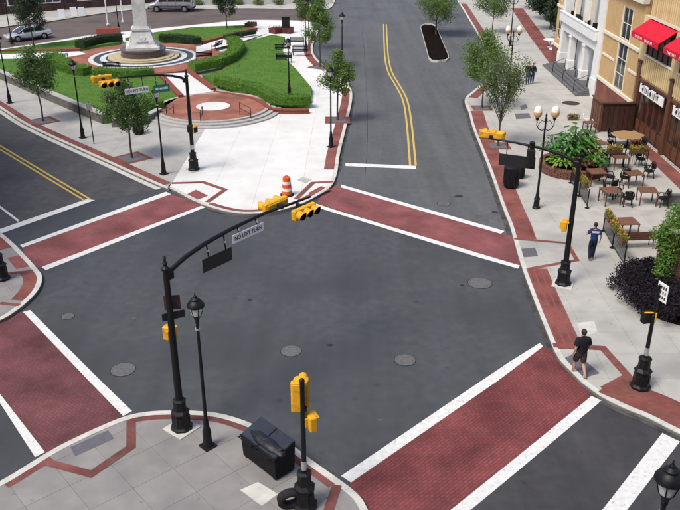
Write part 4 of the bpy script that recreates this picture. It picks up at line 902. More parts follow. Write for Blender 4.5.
# ivy pier
pp = P(676, 284, ZS); t = thing('ivy_pier', 'brick pier smothered in bright green ivy at the right edge', 'pier', (pp.x, pp.y+.3, ZS))
MB().box((0, 0, 1.2), (1.25, 1.25, 2.4), 0, .01).out('pier_body', 'brick_wall_x', t); MB().box((0, 0, 2.46), (1.4, 1.4, .12), 0, .02).out('cap', 'stone_cap', t)
rnd = random.Random(61); mb = MB()
for c, r, n in (((0, -.1, 2.65), .85, 1500), ((-.6, -.35, 2.3), .6, 1100), ((.45, -.6, 2.45), .6, 1100), ((-.2, -.7, 2.15), .45, 700), ((.1, .5, 2.75), .7, 700), ((-.72, -.45, 1.75), .46, 800), ((-.75, -.6, 1.2), .42, 700), ((-.82, -.65, .65), .42, 650), ((-.6, -.75, 1.4), .25, 200), ((.5, .2, 2.7), .6, 400), ((-.8, .2, 2.0), .45, 300), ((-.95, -.75, .2), .3, 260)):
    leaf_blob(mb, c, r, n, .11, rnd)
mb.out('ivy', 'leaf_ivy', t)
# round planter
pc = Vector((13.3, 43.5, ZS)); rad = 1.75
t = thing('round_planter', 'round brick planter wall full of lush plants by the cafe', 'planter', pc)
n = 32
for row in range(5):
    for i in range(n):
        a = 2*pi*(i+.5*(row % 2))/n; w_ = 2*pi*rad/n-.012
        MB().box((rad*cos(a), rad*sin(a), .045+row*.088), (.22, w_, .078), a, .006).out('brick', 'brick_brown', t)
MB().lathe([(rad-.13, .0), (rad-.13, .43)], 40, cap=False).out('wall_core', 'stone_cap', t)
MB().lathe([(rad+.12, .442), (rad+.12, .51), (rad-.16, .51), (rad-.16, .442)], 40, cap=False).out('coping', 'brick_brown', t)
MB().lathe([(rad-.14, .3), (rad-.14, .40), (.05, .46)], 40, cap=False).out('soil', 'mulch', t)
def big_plant(loc, label, seed, m, nl, ll, hh, spread, group='lush plants in the round planter', name='leafy_plant', leafw=.5):
    rnd = random.Random(seed); t = thing(name, label, 'plant', loc, 0, group)
    for i in range(nl):
        a = i*2.399+rnd.uniform(-.3,.3); q = spread*math.sqrt((i+.4)/nl); hz = hh*rnd.uniform(.55, 1.0)*(1-.3*q/spread)
        p = Vector((cos(a)*q, sin(a)*q, hz)); d = Vector((cos(a), sin(a), rnd.uniform(-.5, .35))).normalized(); l = ll*rnd.uniform(.7, 1.2); sd = d.cross(Vector((0,0,1))).normalized()*l*leafw*.5; dr = Vector((0,0,-.16*l))
        lf = MB().add([p, p+d*l*.3+sd*.85, p+d*l*.3, p+d*l*.3-sd*.85, p+d*l*.65+sd*.8+dr*.5, p+d*l*.65+dr*.3, p+d*l*.65-sd*.8+dr*.5, p+d*l+dr*1.6], [(0,1,2),(0,2,3),(1,4,5,2),(2,5,6,3),(4,7,5),(5,7,6)])
        lf.out('leaf', m, t, 80); MB().tube([(0,0,0), (p.x*.4, p.y*.4, hz*.6), p], [.018, .014, .008], 4).out('stalk', 'leaf_big', t)
    return t
zpl = ZS+.44
for i, (dx, dy, m, nl, ll, hh, sp, lab) in enumerate(((.1, .3, 'leaf_big', 70, .62, 2.5, .75, 'tall broad leaved tropical plant in the middle of the round planter'),
    (.75, .4, 'leaf_lime', 60, .5, 1.9, .6, 'light green leafy plant at the right of the round planter'),
    (-.85, -.7, 'leaf_lime', 120, .26, .8, .8, 'lime green leafy plant at the front left of the round planter'), (-1.0, .4, 'leaf_big', 90, .38, 1.7, .65, 'leafy green plant at the left of the round planter'),
    (.15, -1.0, 'leaf_red', 90, .26, .8, .65, 'dark red leaved plant at the front of the round planter'), (.95, -.7, 'leaf_big', 100, .28, .85, .7, 'low green plant at the front right of the round planter'),
    (1.2, .1, 'leaf_lime', 50, .4, 1.3, .45, 'pale yellow green grassy plant at the right rim of the round planter'), (-.4, -.2, 'leaf_big', 80, .4, 1.6, .7, 'second green plant in the centre of the round planter'))):
    big_plant(pc+Vector((dx, dy, .43)), lab, 70+i, m, nl, ll, hh, sp)
# ================================================================== BUILDINGS
XF = 19.5
def bx(root, name, m, x0, x1, y0, y1, z0, z1, bev=0):
    return MB().box(((x0+x1)/2, (y0+y1)/2, (z0+z1)/2), (x1-x0, y1-y0, z1-z0), 0, bev).out(name, m, root)
def window(root, y0, y1, z0, z1, rows, cols=2, x=XF, m='glass_dark', fm='trim', dep=.06):
    w = bx(root, 'window', fm, x+dep, x+dep+.06, y0, y1, z0, z1)
    t = .05; hz = (z1-z0-t)/rows; wy = (y1-y0-t)/cols
    for i in range(rows):
        for j in range(cols): bx(w, 'pane', m, x+dep-.012, x+dep-.002, y0+t+j*wy+.0, y0+j*wy+wy, z0+t+i*hz, z0+i*hz+hz)
    for j in range(cols+1): bx(w, 'mullion', fm, x+dep-.04, x+dep-.013, y0+j*wy, y0+j*wy+t, z0, z1)
    for i in range(rows+1): bx(w, 'transom', fm, x+dep-.036, x+dep-.013, y0, y1, z0+i*hz, z0+i*hz+t)
    return w
B1 = thing('portico_building', 'yellow stucco building with white two storey portico and tall windows', 'building', (0, 0, 0))
def wall_with(root, y0, y1, z0, z1, holes, m, x0=XF, x1=XF+.35):
    ys = sorted({y0, y1, *[h[0] for h in holes], *[h[1] for h in holes]})
    for a, b in zip(ys, ys[1:]):
        hs = sorted([h for h in holes if h[0] <= a and h[1] >= b], key=lambda h: h[2]); z = z0
        for h in hs:
            if h[2] > z: bx(root, 'wall', m, x0, x1, a, b, z, h[2])
            z = h[3]
        if z < z1: bx(root, 'wall', m, x0, x1, a, b, z, z1)
wall_with(B1, 52.62, 60.2, 1.86, 11.5, [(54.75, 56.65, 1.9, 5.0), (54.75, 56.65, 5.32, 7.4), (54.75, 56.65, 8.6, 10.6)], 'stucco')
wall_with(B1, 71.6, 73.85, 1.86, 11.5, [(72.0, 73.2, 2.4, 4.8), (72.0, 73.2, 5.6, 7.6)], 'stucco')
for a in ((54.75, 56.65, 1.9, 5.0, 3), (54.75, 56.65, 5.32, 7.4, 2), (54.75, 56.65, 8.6, 10.6, 2), (72.0, 73.2, 2.4, 4.8, 3), (72.0, 73.2, 5.6, 7.6, 2)): window(B1, *a)
for (y0, y1) in ((52.55, 60.15), (71.65, 73.95)):
    bx(B1, 'base_wall', 'brick_wall_y', XF-.10, XF+.35, y0, y1, 0, 1.66); bx(B1, 'sill_course', 'trim', XF-.13, XF+.30, y0-.03, y1, 1.663, 1.90, .02)
    bx(B1, 'string_course', 'trim', XF-.10, XF+.2, y0-.02, y1, 5.02, 5.26, .02)
    bx(B1, 'cornice', 'trim', XF-.3, XF+.2, y0-.02, y1, 8.05, 8.4, .03)
for (y0, y1) in ((57.25, 59.95), (52.58, 54.2)): bx(B1, 'mid_course', 'trim', XF-.05, XF+.1, y0, y1, 3.5, 3.68, .01)
for yy in (54.72, 56.68): bx(B1, 'window_casing', 'trim', XF-.03, XF+.12, yy-.07, yy+.07, 1.905, 5.015, .01); bx(B1, 'window_casing', 'trim', XF-.03, XF+.12, yy-.05, yy+.05, 5.265, 7.45, .01)
bx(B1, 'mass', 'stucco', XF+.9, XF+15, 52.7, 73.8, 0, 11.4); bx(B1, 'roof', 'slate', XF-.05, XF+15.1, 52.55, 73.95, 11.5, 11.75); bx(B1, 'end_wall', 'stucco', XF+.02, XF+.9, 73.5, 73.84, 0, 11.45); bx(B1, 'end_wall', 'stucco', XF+.353, XF+.9, 52.66, 53.0, 0, 11.45)
# portico
for y0, y1 in ((60.2, 61.5), (70.9, 71.6)):
    bx(B1, 'pilaster', 'white_paint', XF-.16, XF+.6, y0, y1, 0, 9.5, .02); bx(B1, 'pilaster_base', 'white_paint', XF-.24, XF+.6, y0-.03, y1+.06, .0, 1.5, .03)
bx(B1, 'portico_back_wall', 'white_paint', XF+.75, XF+.88, 61.5, 70.9, 0, 11.4)
for y in (64.2, 68.2):
    c_ = bx(B1, 'column', 'white_paint', XF-.1, XF+.4, y, y+.62, .55, 3.42, .03); bx(c_, 'column_base', 'white_paint', XF-.17, XF+.42, y-.07, y+.69, .552, 1.35, .03); bx(c_, 'capital', 'white_paint', XF-.16, XF+.42, y-.06, y+.68, 3.2, 3.38, .02)
    c_ = bx(B1, 'column', 'trim', XF+.0, XF+.4, y+.05, y+.5, 4.45, 9.4, .03); bx(c_, 'column_base', 'white_paint', XF-.05, XF+.45, y-.02, y+.58, 4.46, 4.9, .02)
bx(B1, 'portico_beam', 'white_paint', XF-.12, XF+.5, 61.45, 70.95, 3.43, 4.05, .02); bx(B1, 'beam_moulding', 'white_paint', XF-.22, XF+.5, 61.3, 71.1, 4.053, 4.2, .03)
bx(B1, 'balcony_floor', 'slate', XF-.2, XF+.75, 61.2, 71.2, 4.203, 4.4)
for a in ((XF-.42, XF-.22, 61.0, 71.4), (XF-.21, XF+.3, 61.0, 61.2), (XF-.21, XF+.3, 71.2, 71.4)):
    q = bx(B1, 'balcony_parapet', 'white_paint', a[0], a[1], a[2], a[3], 4.22, 4.95, .02); bx(q, 'parapet_cap', 'white_paint', a[0]-.05, a[1]+.05, a[2]-.02, a[3]+.02, 4.953, 5.05, .015)
bx(B1, 'portico_cornice', 'white_paint', XF-.35, XF+.75, 60.1, 71.7, 9.5, 10.0, .03)
for y in (62.3, 65.6, 69.2):
    d = bx(B1, 'door', 'glass_dark', XF+.70, XF+.745, y, y+1.25, .56, 3.0); 
    for k in (0, .6, 1.2): bx(d, 'door_frame', 'white_paint', XF+.66, XF+.698, y+k, y+k+.07, .56, 3.02)
    d = bx(B1, 'window', 'glass_dark', XF+.70, XF+.745, y, y+1.3, 4.42, 7.4)
    for k in (0, .61, 1.22): bx(d, 'mullion', 'white_paint', XF+.66, XF+.698, y+k, y+k+.07, 4.42, 7.4)
    for z in (5.4, 6.4, 7.34): bx(d, 'transom', 'white_paint', XF+.655, XF+.697, y, y+1.3, z, z+.06)
for i in range(4): bx(B1, 'porch_step', 'slate', XF-1.35+.3*i, XF+.75, 60.9+.12*i, 72.0-.12*i, ZS+.002, ZS+.115*(i+1), .012)
for y in (61.9, 65.3, 68.6): 
    MB().tube([(XF-1.25, y, ZS), (XF-1.25, y, 1.05), (XF-.25, y, 1.5), (XF-.25, y, .5)], .03, 6).out('hand_rail', 'black_paint', B1)
for i, y in enumerate((62.6, 63.9, 65.9, 67.3, 69.4)):
    t = thing('balcony_chair', 'dark chair on the white balcony, %s from the near end' % ('first', 'second', 'third', 'fourth', 'fifth')[i], 'chair', (XF+.1, y, 4.402), i*.8, 'chairs on the balcony')
    MB().box((0, 0, .44), (.46, .46, .04), 0, .01).out('seat', 'black_matte', t); MB().box((0, .22, .68), (.46, .04, .46), 0, .01).out('backrest', 'black_matte', t)
    for sx in (-.2, .2):
        for sy in (-.2, .2): MB().box((sx, sy, .21), (.035, .035, .42)).out('leg', 'black_matte', t)
# restaurant
B2 = thing('restaurant', 'restaurant front of cream boards and brown posts under red awnings', 'building', (0, 0, 0))
posts = [51.75, 46.35, 40.95, 35.55, 30.15]
bx(B2, 'mass', 'dark_wood', XF+.3, XF+14, 24, 52.5, 0, 10.8); bx(B2, 'roof', 'slate', XF-.15, XF+14.1, 24, 52.54, 10.8, 11.0)
for y in posts:
    bx(B2, 'post', 'brown_wood', XF-.16, XF+.28, y-.24, y+.24, 0, 4.55, .02); bx(B2, 'post_cap', 'dark_wood', XF-.2, XF+.28, y-.28, y+.28, 4.553, 4.68, .015)
    bx(B2, 'pier', 'cream_wood', XF-.06, XF+.28, y-.4, y+.75, 4.70, 7.45, .02)
bat = MB().box((0, 0, 0), (.07, .13, 1), 0, 0)
def batten(root, y, z0, z1, x, me=[None]):
    if me[0] is None:
        o = bat.out('batten', 'cream_wood', root); me[0] = o.data
    else: o = bpy.data.objects.new('batten', me[0]); C.objects.link(o); o.parent = root
    o.location = (x, y, (z0+z1)/2); o.scale = (1, 1, z1-z0)
for k, (ya, yb) in enumerate(zip(posts[1:], posts)):
    y0, y1 = ya+.24, yb-.24
    q = bx(B2, 'board_panel', 'cream_gap', XF-.02, XF+.28, y0, y1, 3.62, 5.06)
    if k < 3:
        for i in range(int((y1-y0)/.30)+1): batten(B2, y0+.05+i*.30, 3.75, 5.0, XF-.057)
    bx(B2, 'rail', 'trim', XF-.09, XF+.2, y0, y1, 5.063, 5.17, .01); bx(B2, 'rail', 'brown_wood', XF-.12, XF+.2, y0, y1, 3.45, 3.617, .01)
    w = bx(B2, 'window', 'glass_brown', XF+.05, XF+.2, y0+.5, y1-.15, 5.173, 7.3)
    for i in range(6): bx(w, 'mullion', 'dark_wood', XF+.0, XF+.048, y0+.5+i*(y1-y0-.71)/5, y0+.56+i*(y1-y0-.71)/5, 5.175, 7.3)
    bx(w, 'transom', 'dark_wood', XF+.0, XF+.046, y0+.5, y1-.15, 5.75, 5.82)
    bx(B2, 'rail', 'trim', XF-.10, XF+.25, ya-.3, yb-.27, 7.38, 7.56, .01)
    bx(B2, 'board_panel', 'cream_gap', XF-.03, XF+.26, ya-.29, yb-.28, 7.563, 10.75)
    if k < 3:
        for i in range(18): batten(B2, ya-.14+i*.30, 7.57, 10.7, XF-.067)
    # ground floor doors of dark wood
    nd = 5; wd = (y1-y0)/nd
    for i in range(nd):
        a = y0+i*wd; d = bx(B2, 'door', 'dark_wood', XF+.02, XF+.12, a+.02, a+wd-.02, .10, 3.44, .01)
        bx(d, 'door_panel', 'brown_wood', XF-.01, XF+.018, a+.15, a+wd-.15, .3, 1.05, .008); bx(d, 'door_glass', 'glass_brown', XF+.005, XF+.017, a+.15, a+wd-.15, 1.2, 2.8)
        for s in (a+.08, a+wd-.14): bx(d, 'door_stile', 'brown_wood', XF-.03, XF+.016, s, s+.06, .12, 3.4)
        bx(d, 'threshold', 'stone_cap', XF-.10, XF+.0, a+.05, a+wd-.05, ZS+.002, ZS+.06)
    # awning
    if k < 3:
        ay0, ay1 = y0+.35, y1+.0; z1, z0, xo = 7.32, 6.62, XF-1.05
        aw = thing('awning', 'red awning over the restaurant window, %s from the yellow building' % ('first', 'second', 'third')[k], 'awning', (XF-.06, (ay0+ay1)/2, z0), 0, 'red awnings'); h_ = (ay1-ay0)/2; dx = xo-XF+.06
        MB().add([(0, -h_, z1-z0), (0, h_, z1-z0), (dx, h_, 0), (dx, -h_, 0), (0, -h_, z1-z0-.03), (0, h_, z1-z0-.03), (dx, h_, -.03), (dx, -h_, -.03)], [(0,1,2,3), (7,6,5,4), (0,3,7,4), (1,5,6,2)]).out('canopy', 'awning', aw)
        MB().box((dx-.008, 0, -.18), (.02, 2*h_, .34)).out('valance', 'awning', aw)
        for s in (-1, 1): MB().add([(0, s*h_, z1-z0-.02), (dx, s*h_, -.02), (dx, s*h_, -.34), (0, s*(h_-.01), .25)], [(0,1,2,3)]).out('side_flap', 'awning', aw) if 0 else None
        for s in (-1, -.33, .33, 1): MB().tube([(0, s*(h_-.04), -.1), (dx+.03, s*(h_-.04), -.3)], .018, 6).tube([(0, s*(h_-.04), z1-z0-.05), (dx+.03, s*(h_-.04), -.05)], .018, 6).out('frame', 'black_paint', aw)
        for i in range(16):
            if i in (7, 8): continue
            MB().box((dx-.020, h_*(.72-.084*i), -.2), (.004, .085, R.choice((.13, .16)))).out('lettering', 'white_paint', aw)
for s, (y0, y1) in enumerate(((46.75, 50.75), (41.3, 45.2))):
    sg = bx(B2, 'sign_board', 'sign_white', XF-.30, XF-.24, y0, y1, 2.93, 3.48, .01); bx(sg, 'sign_frame', 'dark_wood', XF-.235, XF-.16, y0-.05, y1+.05, 2.88, 3.53)
    for i, (f, w_, h_) in enumerate(((.14, .30, .42), (.24, .20, .34), (.31, .22, .34), (.38, .2, .34), (.48, .36, .46), (.58, .2, .34), (.65, .2, .34), (.72, .2, .34), (.79, .2, .34))):
        yy = y1-(y1-y0)*f
        if i in (0, 4): MB().box((0, 0, 0), (.006, w_*.75, w_*.75), 0, 0, T((XF-.304, yy, 3.2)) @ Rx(radians(45))).out('emblem', 'ink', sg)
        else:
            MB().box((XF-.303, yy+w_*.33, 3.2), (.006, .05, h_)).box((XF-.303, yy-w_*.33*(i % 2), 3.2), (.006, .045, h_*.9)).box((XF-.3032, yy, 3.2+h_*.42*(1 if i % 3 else -1)), (.006, w_*.7, .045)).out('lettering', 'ink', sg)
    for i in range(3):
        yy = y0+(y1-y0)*(.2+.3*i); l = MB().tube([(XF-.05, yy, 3.62), (XF-.32, yy, 3.72), (XF-.42, yy, 3.62)], .015, 5).lathe([(.09, 3.52), (.04, 3.64)], 10, (XF-.42, yy, 0)).out('sign_lamp', 'black_paint', sg)
bx(B2, 'wing_wall', 'dark_wood', 17.2, XF-.17, 51.15, 51.3, ZS, 2.0, .01); bx(B2, 'wing_side', 'brown_wood', 17.1, 17.197, 51.1, 53.3, ZS, 2.0, .01)  # shaded front and lit side put into the wood colours, panels and caps too
for i in range(6): bx(B2, 'wing_panel', 'dark_wood', 17.28+i*.34, 17.28+i*.34+.28, 51.11, 51.148, .3, 1.85, .008)
for i in range(4): bx(B2, 'wing_panel', 'brown_wood', 17.06, 17.098, 51.2+i*.52, 51.2+i*.52+.44, .3, 1.85, .008)
bx(B2, 'wing_cap', 'dark_wood', 17.02, XF-.17, 51.04, 51.4, 2.003, 2.08, .01); bx(B2, 'wing_cap', 'brown_wood', 17.02, 17.28, 51.403, 53.36, 2.003, 2.08, .01)
MB().add([(17.9, 24, ZS+.007), (XF-.18, 24, ZS+.007), (XF-.18, 51.9, ZS+.007), (18.55, 51.9, ZS+.007), (18.4, 44, ZS+.007)], [(0,1,2,3,4)]).out('brick_band', 'band', S2.o)
ribbon([(517,8),(538,38),(560,66),(566,76)], 1.5, ZS+.006, 'brick_band', 'band', S2.o)
t = thing('ledge_wall', 'dark low wall by the restaurant at the right edge of the cafe', 'wall', P(672, 206, ZS)+Vector((.8, .2, 0)))
MB().box((0, 0, .25), (2.4, .22, .5), 0, .02).out('wall_body', 'slate', t); MB().box((0, 0, .53), (2.46, .3, .06), 0, .01).out('cap', 'slate', t)
for i, (px, py) in enumerate(((550, 47), (556, 57))):
    t = thing('white_table', 'white round patio table on the brick strip, %s of two' % ('farther', 'nearer')[i], 'table', P(px, py, ZS), .3, 'white patio tables')
    MB().lathe([(.72, .70), (.74, .73), (.70, .76)], 18).out('tabletop', 'white_paint', t); MB().lathe([(.05, 0), (.05, .7)], 8).out('leg', 'white_paint', t); MB().lathe([(.3, 0), (.28, .04)], 12).out('foot', 'white_paint', t)
# far shop at the top left
B3 = thing('far_shop', 'dark brick shop with white framed windows across the back street', 'building', (-44, 100.6, ZS), atan2(6.7, 10.5))
MB().box((16, 6, 3), (60, 12, 6)).out('wall', 'brick_dark', B3)
MB().box((-7, -.06, 3.4), (8, .2, 5.2)).out('wall_panel', 'beige_wall', B3)
for x in (-9, -5.5, -1, 4.8, 8.4, 13.4, 17.2, 21, 25, 29):
    w = MB().box((x, -.10, 2.0), (2.9, .14, 2.1), 0, .01).out('window', 'white_paint', B3)
    for k in (-1, 0, 1): MB().box((x+k*.9, -.178, 2.0), (.82, .02, 1.85)).out('pane', 'glass_dark', w)
for x in (1.9, 11.0): 
    d = MB().box((x, -.1, 1.1), (1.3, .14, 2.2)).out('door', 'dark_wood', B3); MB().box((x, -.178, 1.35), (.9, .02, 1.4)).out('door_glass', 'glass_dark', d)
MB().box((16, -.02, 3.5), (60, .3, .3)).out('string_course', 'trim', B3); MB().box((16, 6, 6.15), (60.6, 12.6, .3)).out('roof', 'slate', B3)
t = thing('far_wall', 'pale low wall across the back street at the top', 'wall', (-11, 111.5, ZS), radians(4))
MB().box((0, 0, .6), (20, .4, 1.2), 0, .02).out('wall_body', 'far_wall', t); MB().box((0, 0, 1.25), (20.1, .55, .1), 0, .02).out('cap', 'stone_cap', t)
for i in range(7): shrub((-19+i*2.7, 110.3+R.uniform(-.3,.3), ZS), .7, .9, 'leaf_c', 'grey green shrub before the pale far wall, %s' % ('leftmost', 'second from the left', 'third from the left', 'middle one', 'third from the right', 'second from the right', 'rightmost')[i], 90+i, 600, .16, 'shrubs along the far wall')
# the block the picture is taken from, at the near corner of the junction, and the one across the side street
t = thing('near_building', 'tall brick corner block on the near side of the junction', 'building', (0, 0, 0))
MB().prism([(-7, -.8), (6, -.8), (34, -30), (20, -44), (-20, -44), (-36, -27)], -.05, 24).out('wall', 'brick_wall_x', t); MB().prism([(-7.5, -.6), (6.4, -.6), (35, -30), (20, -45), (-20, -45), (-37, -27)], 24.003, 24.6).out('roof', 'slate', t)
t = thing('side_building', 'tall brick block left of the junction', 'building', (0, 0, 0))
MB().prism([(-24, 25), (-29, 41), (-60, 66), (-75, 45), (-43, 8)], -.05, 19).out('wall', 'brick_wall_x', t); MB().prism([(-23.7, 25), (-28.9, 41.4), (-60, 66.5), (-75.6, 45), (-43, 7.4)], 19.003, 19.5).out('roof', 'slate', t)
# ================================================================== CAFE
def cafe_table(px, py, label, rz=0, m='table_wood', s=.9, group='square cafe tables'):
    t = thing('cafe_table', label, 'table', (*P2(px, py, ZS+.74), ZS), rz, group); b = MB()
    for k in range(6): b.box((0, -s/2+s/12+k*s/6, .73), (s, s/6-.012, .035), 0, .004)
    b.out('tabletop', m, t)
    for x in (-1, 1):
        for y in (-1, 1): MB().box((x*(s/2-.05), y*(s/2-.05), .355), (.05, .05, .71)).out('leg', 'brown_wood', t)
        MB().box((x*(s/2-.05), 0, .68), (.03, s-.15, .07)).out('apron', 'brown_wood', t)
    return t
for px, py, lab, rz in ((596.7, 171, 'square wooden cafe table nearest the round planter', .1), (611, 189.6, 'wooden cafe table in the front row behind the first flower fence', .15), (634, 172.6, 'wooden cafe table in the middle of the terrace', .12),
                        (648, 189.6, 'front right wooden cafe table with one black chair on its right', -.1), (620, 155.6, 'wooden cafe table behind the two orange flower boxes', .05), (598.7, 142.5, 'reddish cafe table behind the round planter', .3), (627.5, 221, 'wooden table behind the bench by the second flower fence', .1)):
    cafe_table(px, py, lab, rz)
cafe_table(590, 122, 'small red table beside the white chairs at the back of the terrace', .2, 'table_wood', .7)
t = thing('round_table', 'large tan eight sided table by the brown wing wall', 'table', (*P2(628.5, 135, ZS+.76), ZS))
MB().lathe([(.98, .72), (1.0, .74), (1.0, .77), (.96, .78)], 8).out('tabletop', 'table_tan', t); MB().lathe([(.06, 0), (.06, .72)], 10).out('leg', 'black_paint', t); MB().lathe([(.4, 0), (.36, .04), (.08, .08)], 12).out('foot', 'black_paint', t)
def chair(px, py, rz, label, m='black_paint', group='black metal cafe chairs'):
    t = thing('cafe_chair', label, 'chair', P(px, py, ZS), rz, group)
    MB().lathe([(.25, .40), (.265, .42), (.265, .46), (.24, .47)], 16).out('seat', m, t)
    b = MB().tube([(-.23, .12, .45), (-.25, .22, .66), (-.19, .28, .86), (0, .30, .92), (.19, .28, .86), (.25, .22, .66), (.23, .12, .45)], .026, 6)
    for x in (-.16, -.08, 0, .08, .16): b.tube([(x, .2, .46), (x, .275, .88)], .009, 4)
    b.box((0, .245, .68), (.36, .02, .34), 0, .005).out('backrest', m, t, 60)
    for x in (-1, 1):
        for y in (-1, 1): MB().tube([(x*.17, y*.16, .44), (x*.22, y*.22, 0)], .024, 6).out('leg', m, t)
        MB().tube([(x*.24, .2, .62), (x*.28, -.08, .64), (x*.24, -.16, .45)], .024, 6).out('arm_rest', m, t)
    return t
for px, py, rz, lab in ((609, 184, 1.2, 'black chair left of the middle cafe table'), (624, 185, -.4, 'black chair in front of the middle cafe table'), (627, 206, 2.9, 'black chair at the front row table, back to the camera'), (662, 206, -1.5, 'black chair right of the front right table'),
                        (611, 143, 1.0, 'black chair left of the eight sided table'), (612, 155, .6, 'black chair behind the orange flower boxes'), (630, 155, -2.5, 'black chair in front of the eight sided table'), (607, 196.5, 1.5, 'black chair under the front row table'), (640, 152, -1.0, 'black chair right behind the flower boxes'), (590, 178, 1.4, 'black chair left of the table nearest the round planter'), (604, 166, -.3, 'black chair behind the table nearest the round planter'), (640, 166, .2, 'black chair behind the middle cafe table'), (648, 178, -1.3, 'black chair right of the middle cafe table'), (616, 197, .3, 'black chair in front of the front row table, half under it'), (652, 143, -1.2, 'black chair right of the eight sided table'), (589, 148, 1.2, 'black chair left of the reddish table')):
    chair(px, py, rz, lab)
for i, (px, py, rz) in enumerate(((586, 127, 1.4), (595, 126, -1.6))): chair(px, py, rz, ('left', 'right')[i]+' white chair at the small red table', 'white_paint', 'white cafe chairs')
def flower_box(loc, rz, L, label, seed, m1='flower_orange'):
    rnd = random.Random(seed); t = thing('flower_box', label, 'flower box', loc, rz, 'cafe flower boxes'); MB().box((0, 0, .10), (L, .24, .2), 0, .02).out('trough', 'brown_wood', t)
    g = MB(); f = MB()
    for k in range(5): leaf_blob(g, (-L/2+L*(k+.5)/5, 0, .27), .17, 60, .10, rnd); leaf_blob(f, (-L/2+L*(k+.5)/5, 0, .33), .19, 34, .075, rnd)
    g.out('foliage', 'leaf_ivy', t); tag(f.out('flowers', m1, t), kind='stuff'); return t
def cafe_fence(pxs, label, seed, boxes, m1='flower_orange'):
    V = [P(*p, ZS) for p in pxs]; o = V[0]; t = thing('cafe_fence', label, 'fence', o)
    for v in V:
        d = v-o; MB().lathe([(.12, 0), (.12, .03), (.03, .05), (.028, .95), (.045, .97), (.03, 1.02), (.005, 1.05)], 8, tuple(d)).out('post', 'black_paint', t)
    for a, b in zip(V, V[1:]):
        a_, b_ = a-o, b-o
        for z in (.15, .85): MB().tube([a_+Vector((0,0,z)), b_+Vector((0,0,z))], .016, 6).out('rail', 'black_paint', t)
        n = int((b-a).length/.11)
        for k in range(1, n): q = a_.lerp(b_, k/n); MB().box((q.x, q.y, .5), (.016, .016, .7)).out('picket', 'black_paint', t)
    for i, (f, lab) in enumerate(boxes):
        k = int(f); q = V[k].lerp(V[k+1], f-k); d = V[k+1]-V[k]; rz = atan2(d.y, d.x)
        flower_box((q.x, q.y, ZS+.87), rz, .85, lab, seed+i, m1)
cafe_fence([(570.5, 183), (579, 196), (587, 208)], 'black fence beside the round planter and front tables', 200, [(.5, 'yellow orange flower box on the first fence, nearer the planter'), (1.45, 'yellow orange flower box on the first fence, nearer the mast pole')])
cafe_fence([(602.8, 231.5), (612, 248), (623.4, 266.5)], 'black fence running along the bench and its table', 210, [(.35, 'flower box on the bench fence, farthest one'), (1.0, 'flower box on the bench fence, middle one'), (1.6, 'flower box on the bench fence, nearest the ivy pier')])
cafe_fence([(602, 167), (623, 167), (646, 168)], 'short black fence across the middle of the cafe terrace', 220, [(.5, 'orange flower box on the middle fence, left one'), (1.5, 'orange flower box on the middle fence, right one')])
V = P(637, 247, ZS); bench(V, radians(184), 'brown wooden bench seen from behind by the second flower fence', 'brown_wood', 1.45, 'cafe bench', 'cafe_bench')
for i, (px, py) in enumerate(((573, 120), (600, 118), (607, 119))): 
    flower_box(P(px, py, ZS), 0, .7, 'flower trough at the back of the terrace, %s of three' % ('left', 'middle', 'right')[i], 230+i, 'flower_red')
# ================================================================== VEHICLES
def loft(mb, secs, n=14, p=3.2):
    vs = []; fs = []
    for x, hw, zb, zt in secs:
        for i in range(n):
            a = 2*pi*(i+.5)/n; c, s = cos(a), sin(a); y = hw*math.copysign(abs(c)**(2/p), c); z = (zb+zt)/2+(zt-zb)/2*math.copysign(abs(s)**(2/p), s); vs.append((x, y, z))
    m = len(secs)
    for k in range(m-1):
        for i in range(n): j = (i+1) % n; fs.append((k*n+i, k*n+j, (k+1)*n+j, (k+1)*n+i))
    fs += [tuple(reversed(range(n))), tuple(range((m-1)*n, m*n))]; return mb.add(vs, fs)
def wheel(t, x, y, r):
    w = MB().lathe([(r*.62, -.10), (r*.9, -.11), (r, -.08), (r, .08), (r*.9, .11), (r*.62, .10)], 20, M=T((x, y, r)) @ Rx(pi/2)).out('tyre', 'rubber', t, 40)
    s = -1 if y < 0 else 1
    MB().lathe([(r*.64, 0), (r*.6, .02), (r*.2, .035), (.01, .04)], 16, M=T((x, y+s*.10, r)) @ Rx(-s*pi/2)).out('rim', 'hub', w, 40)
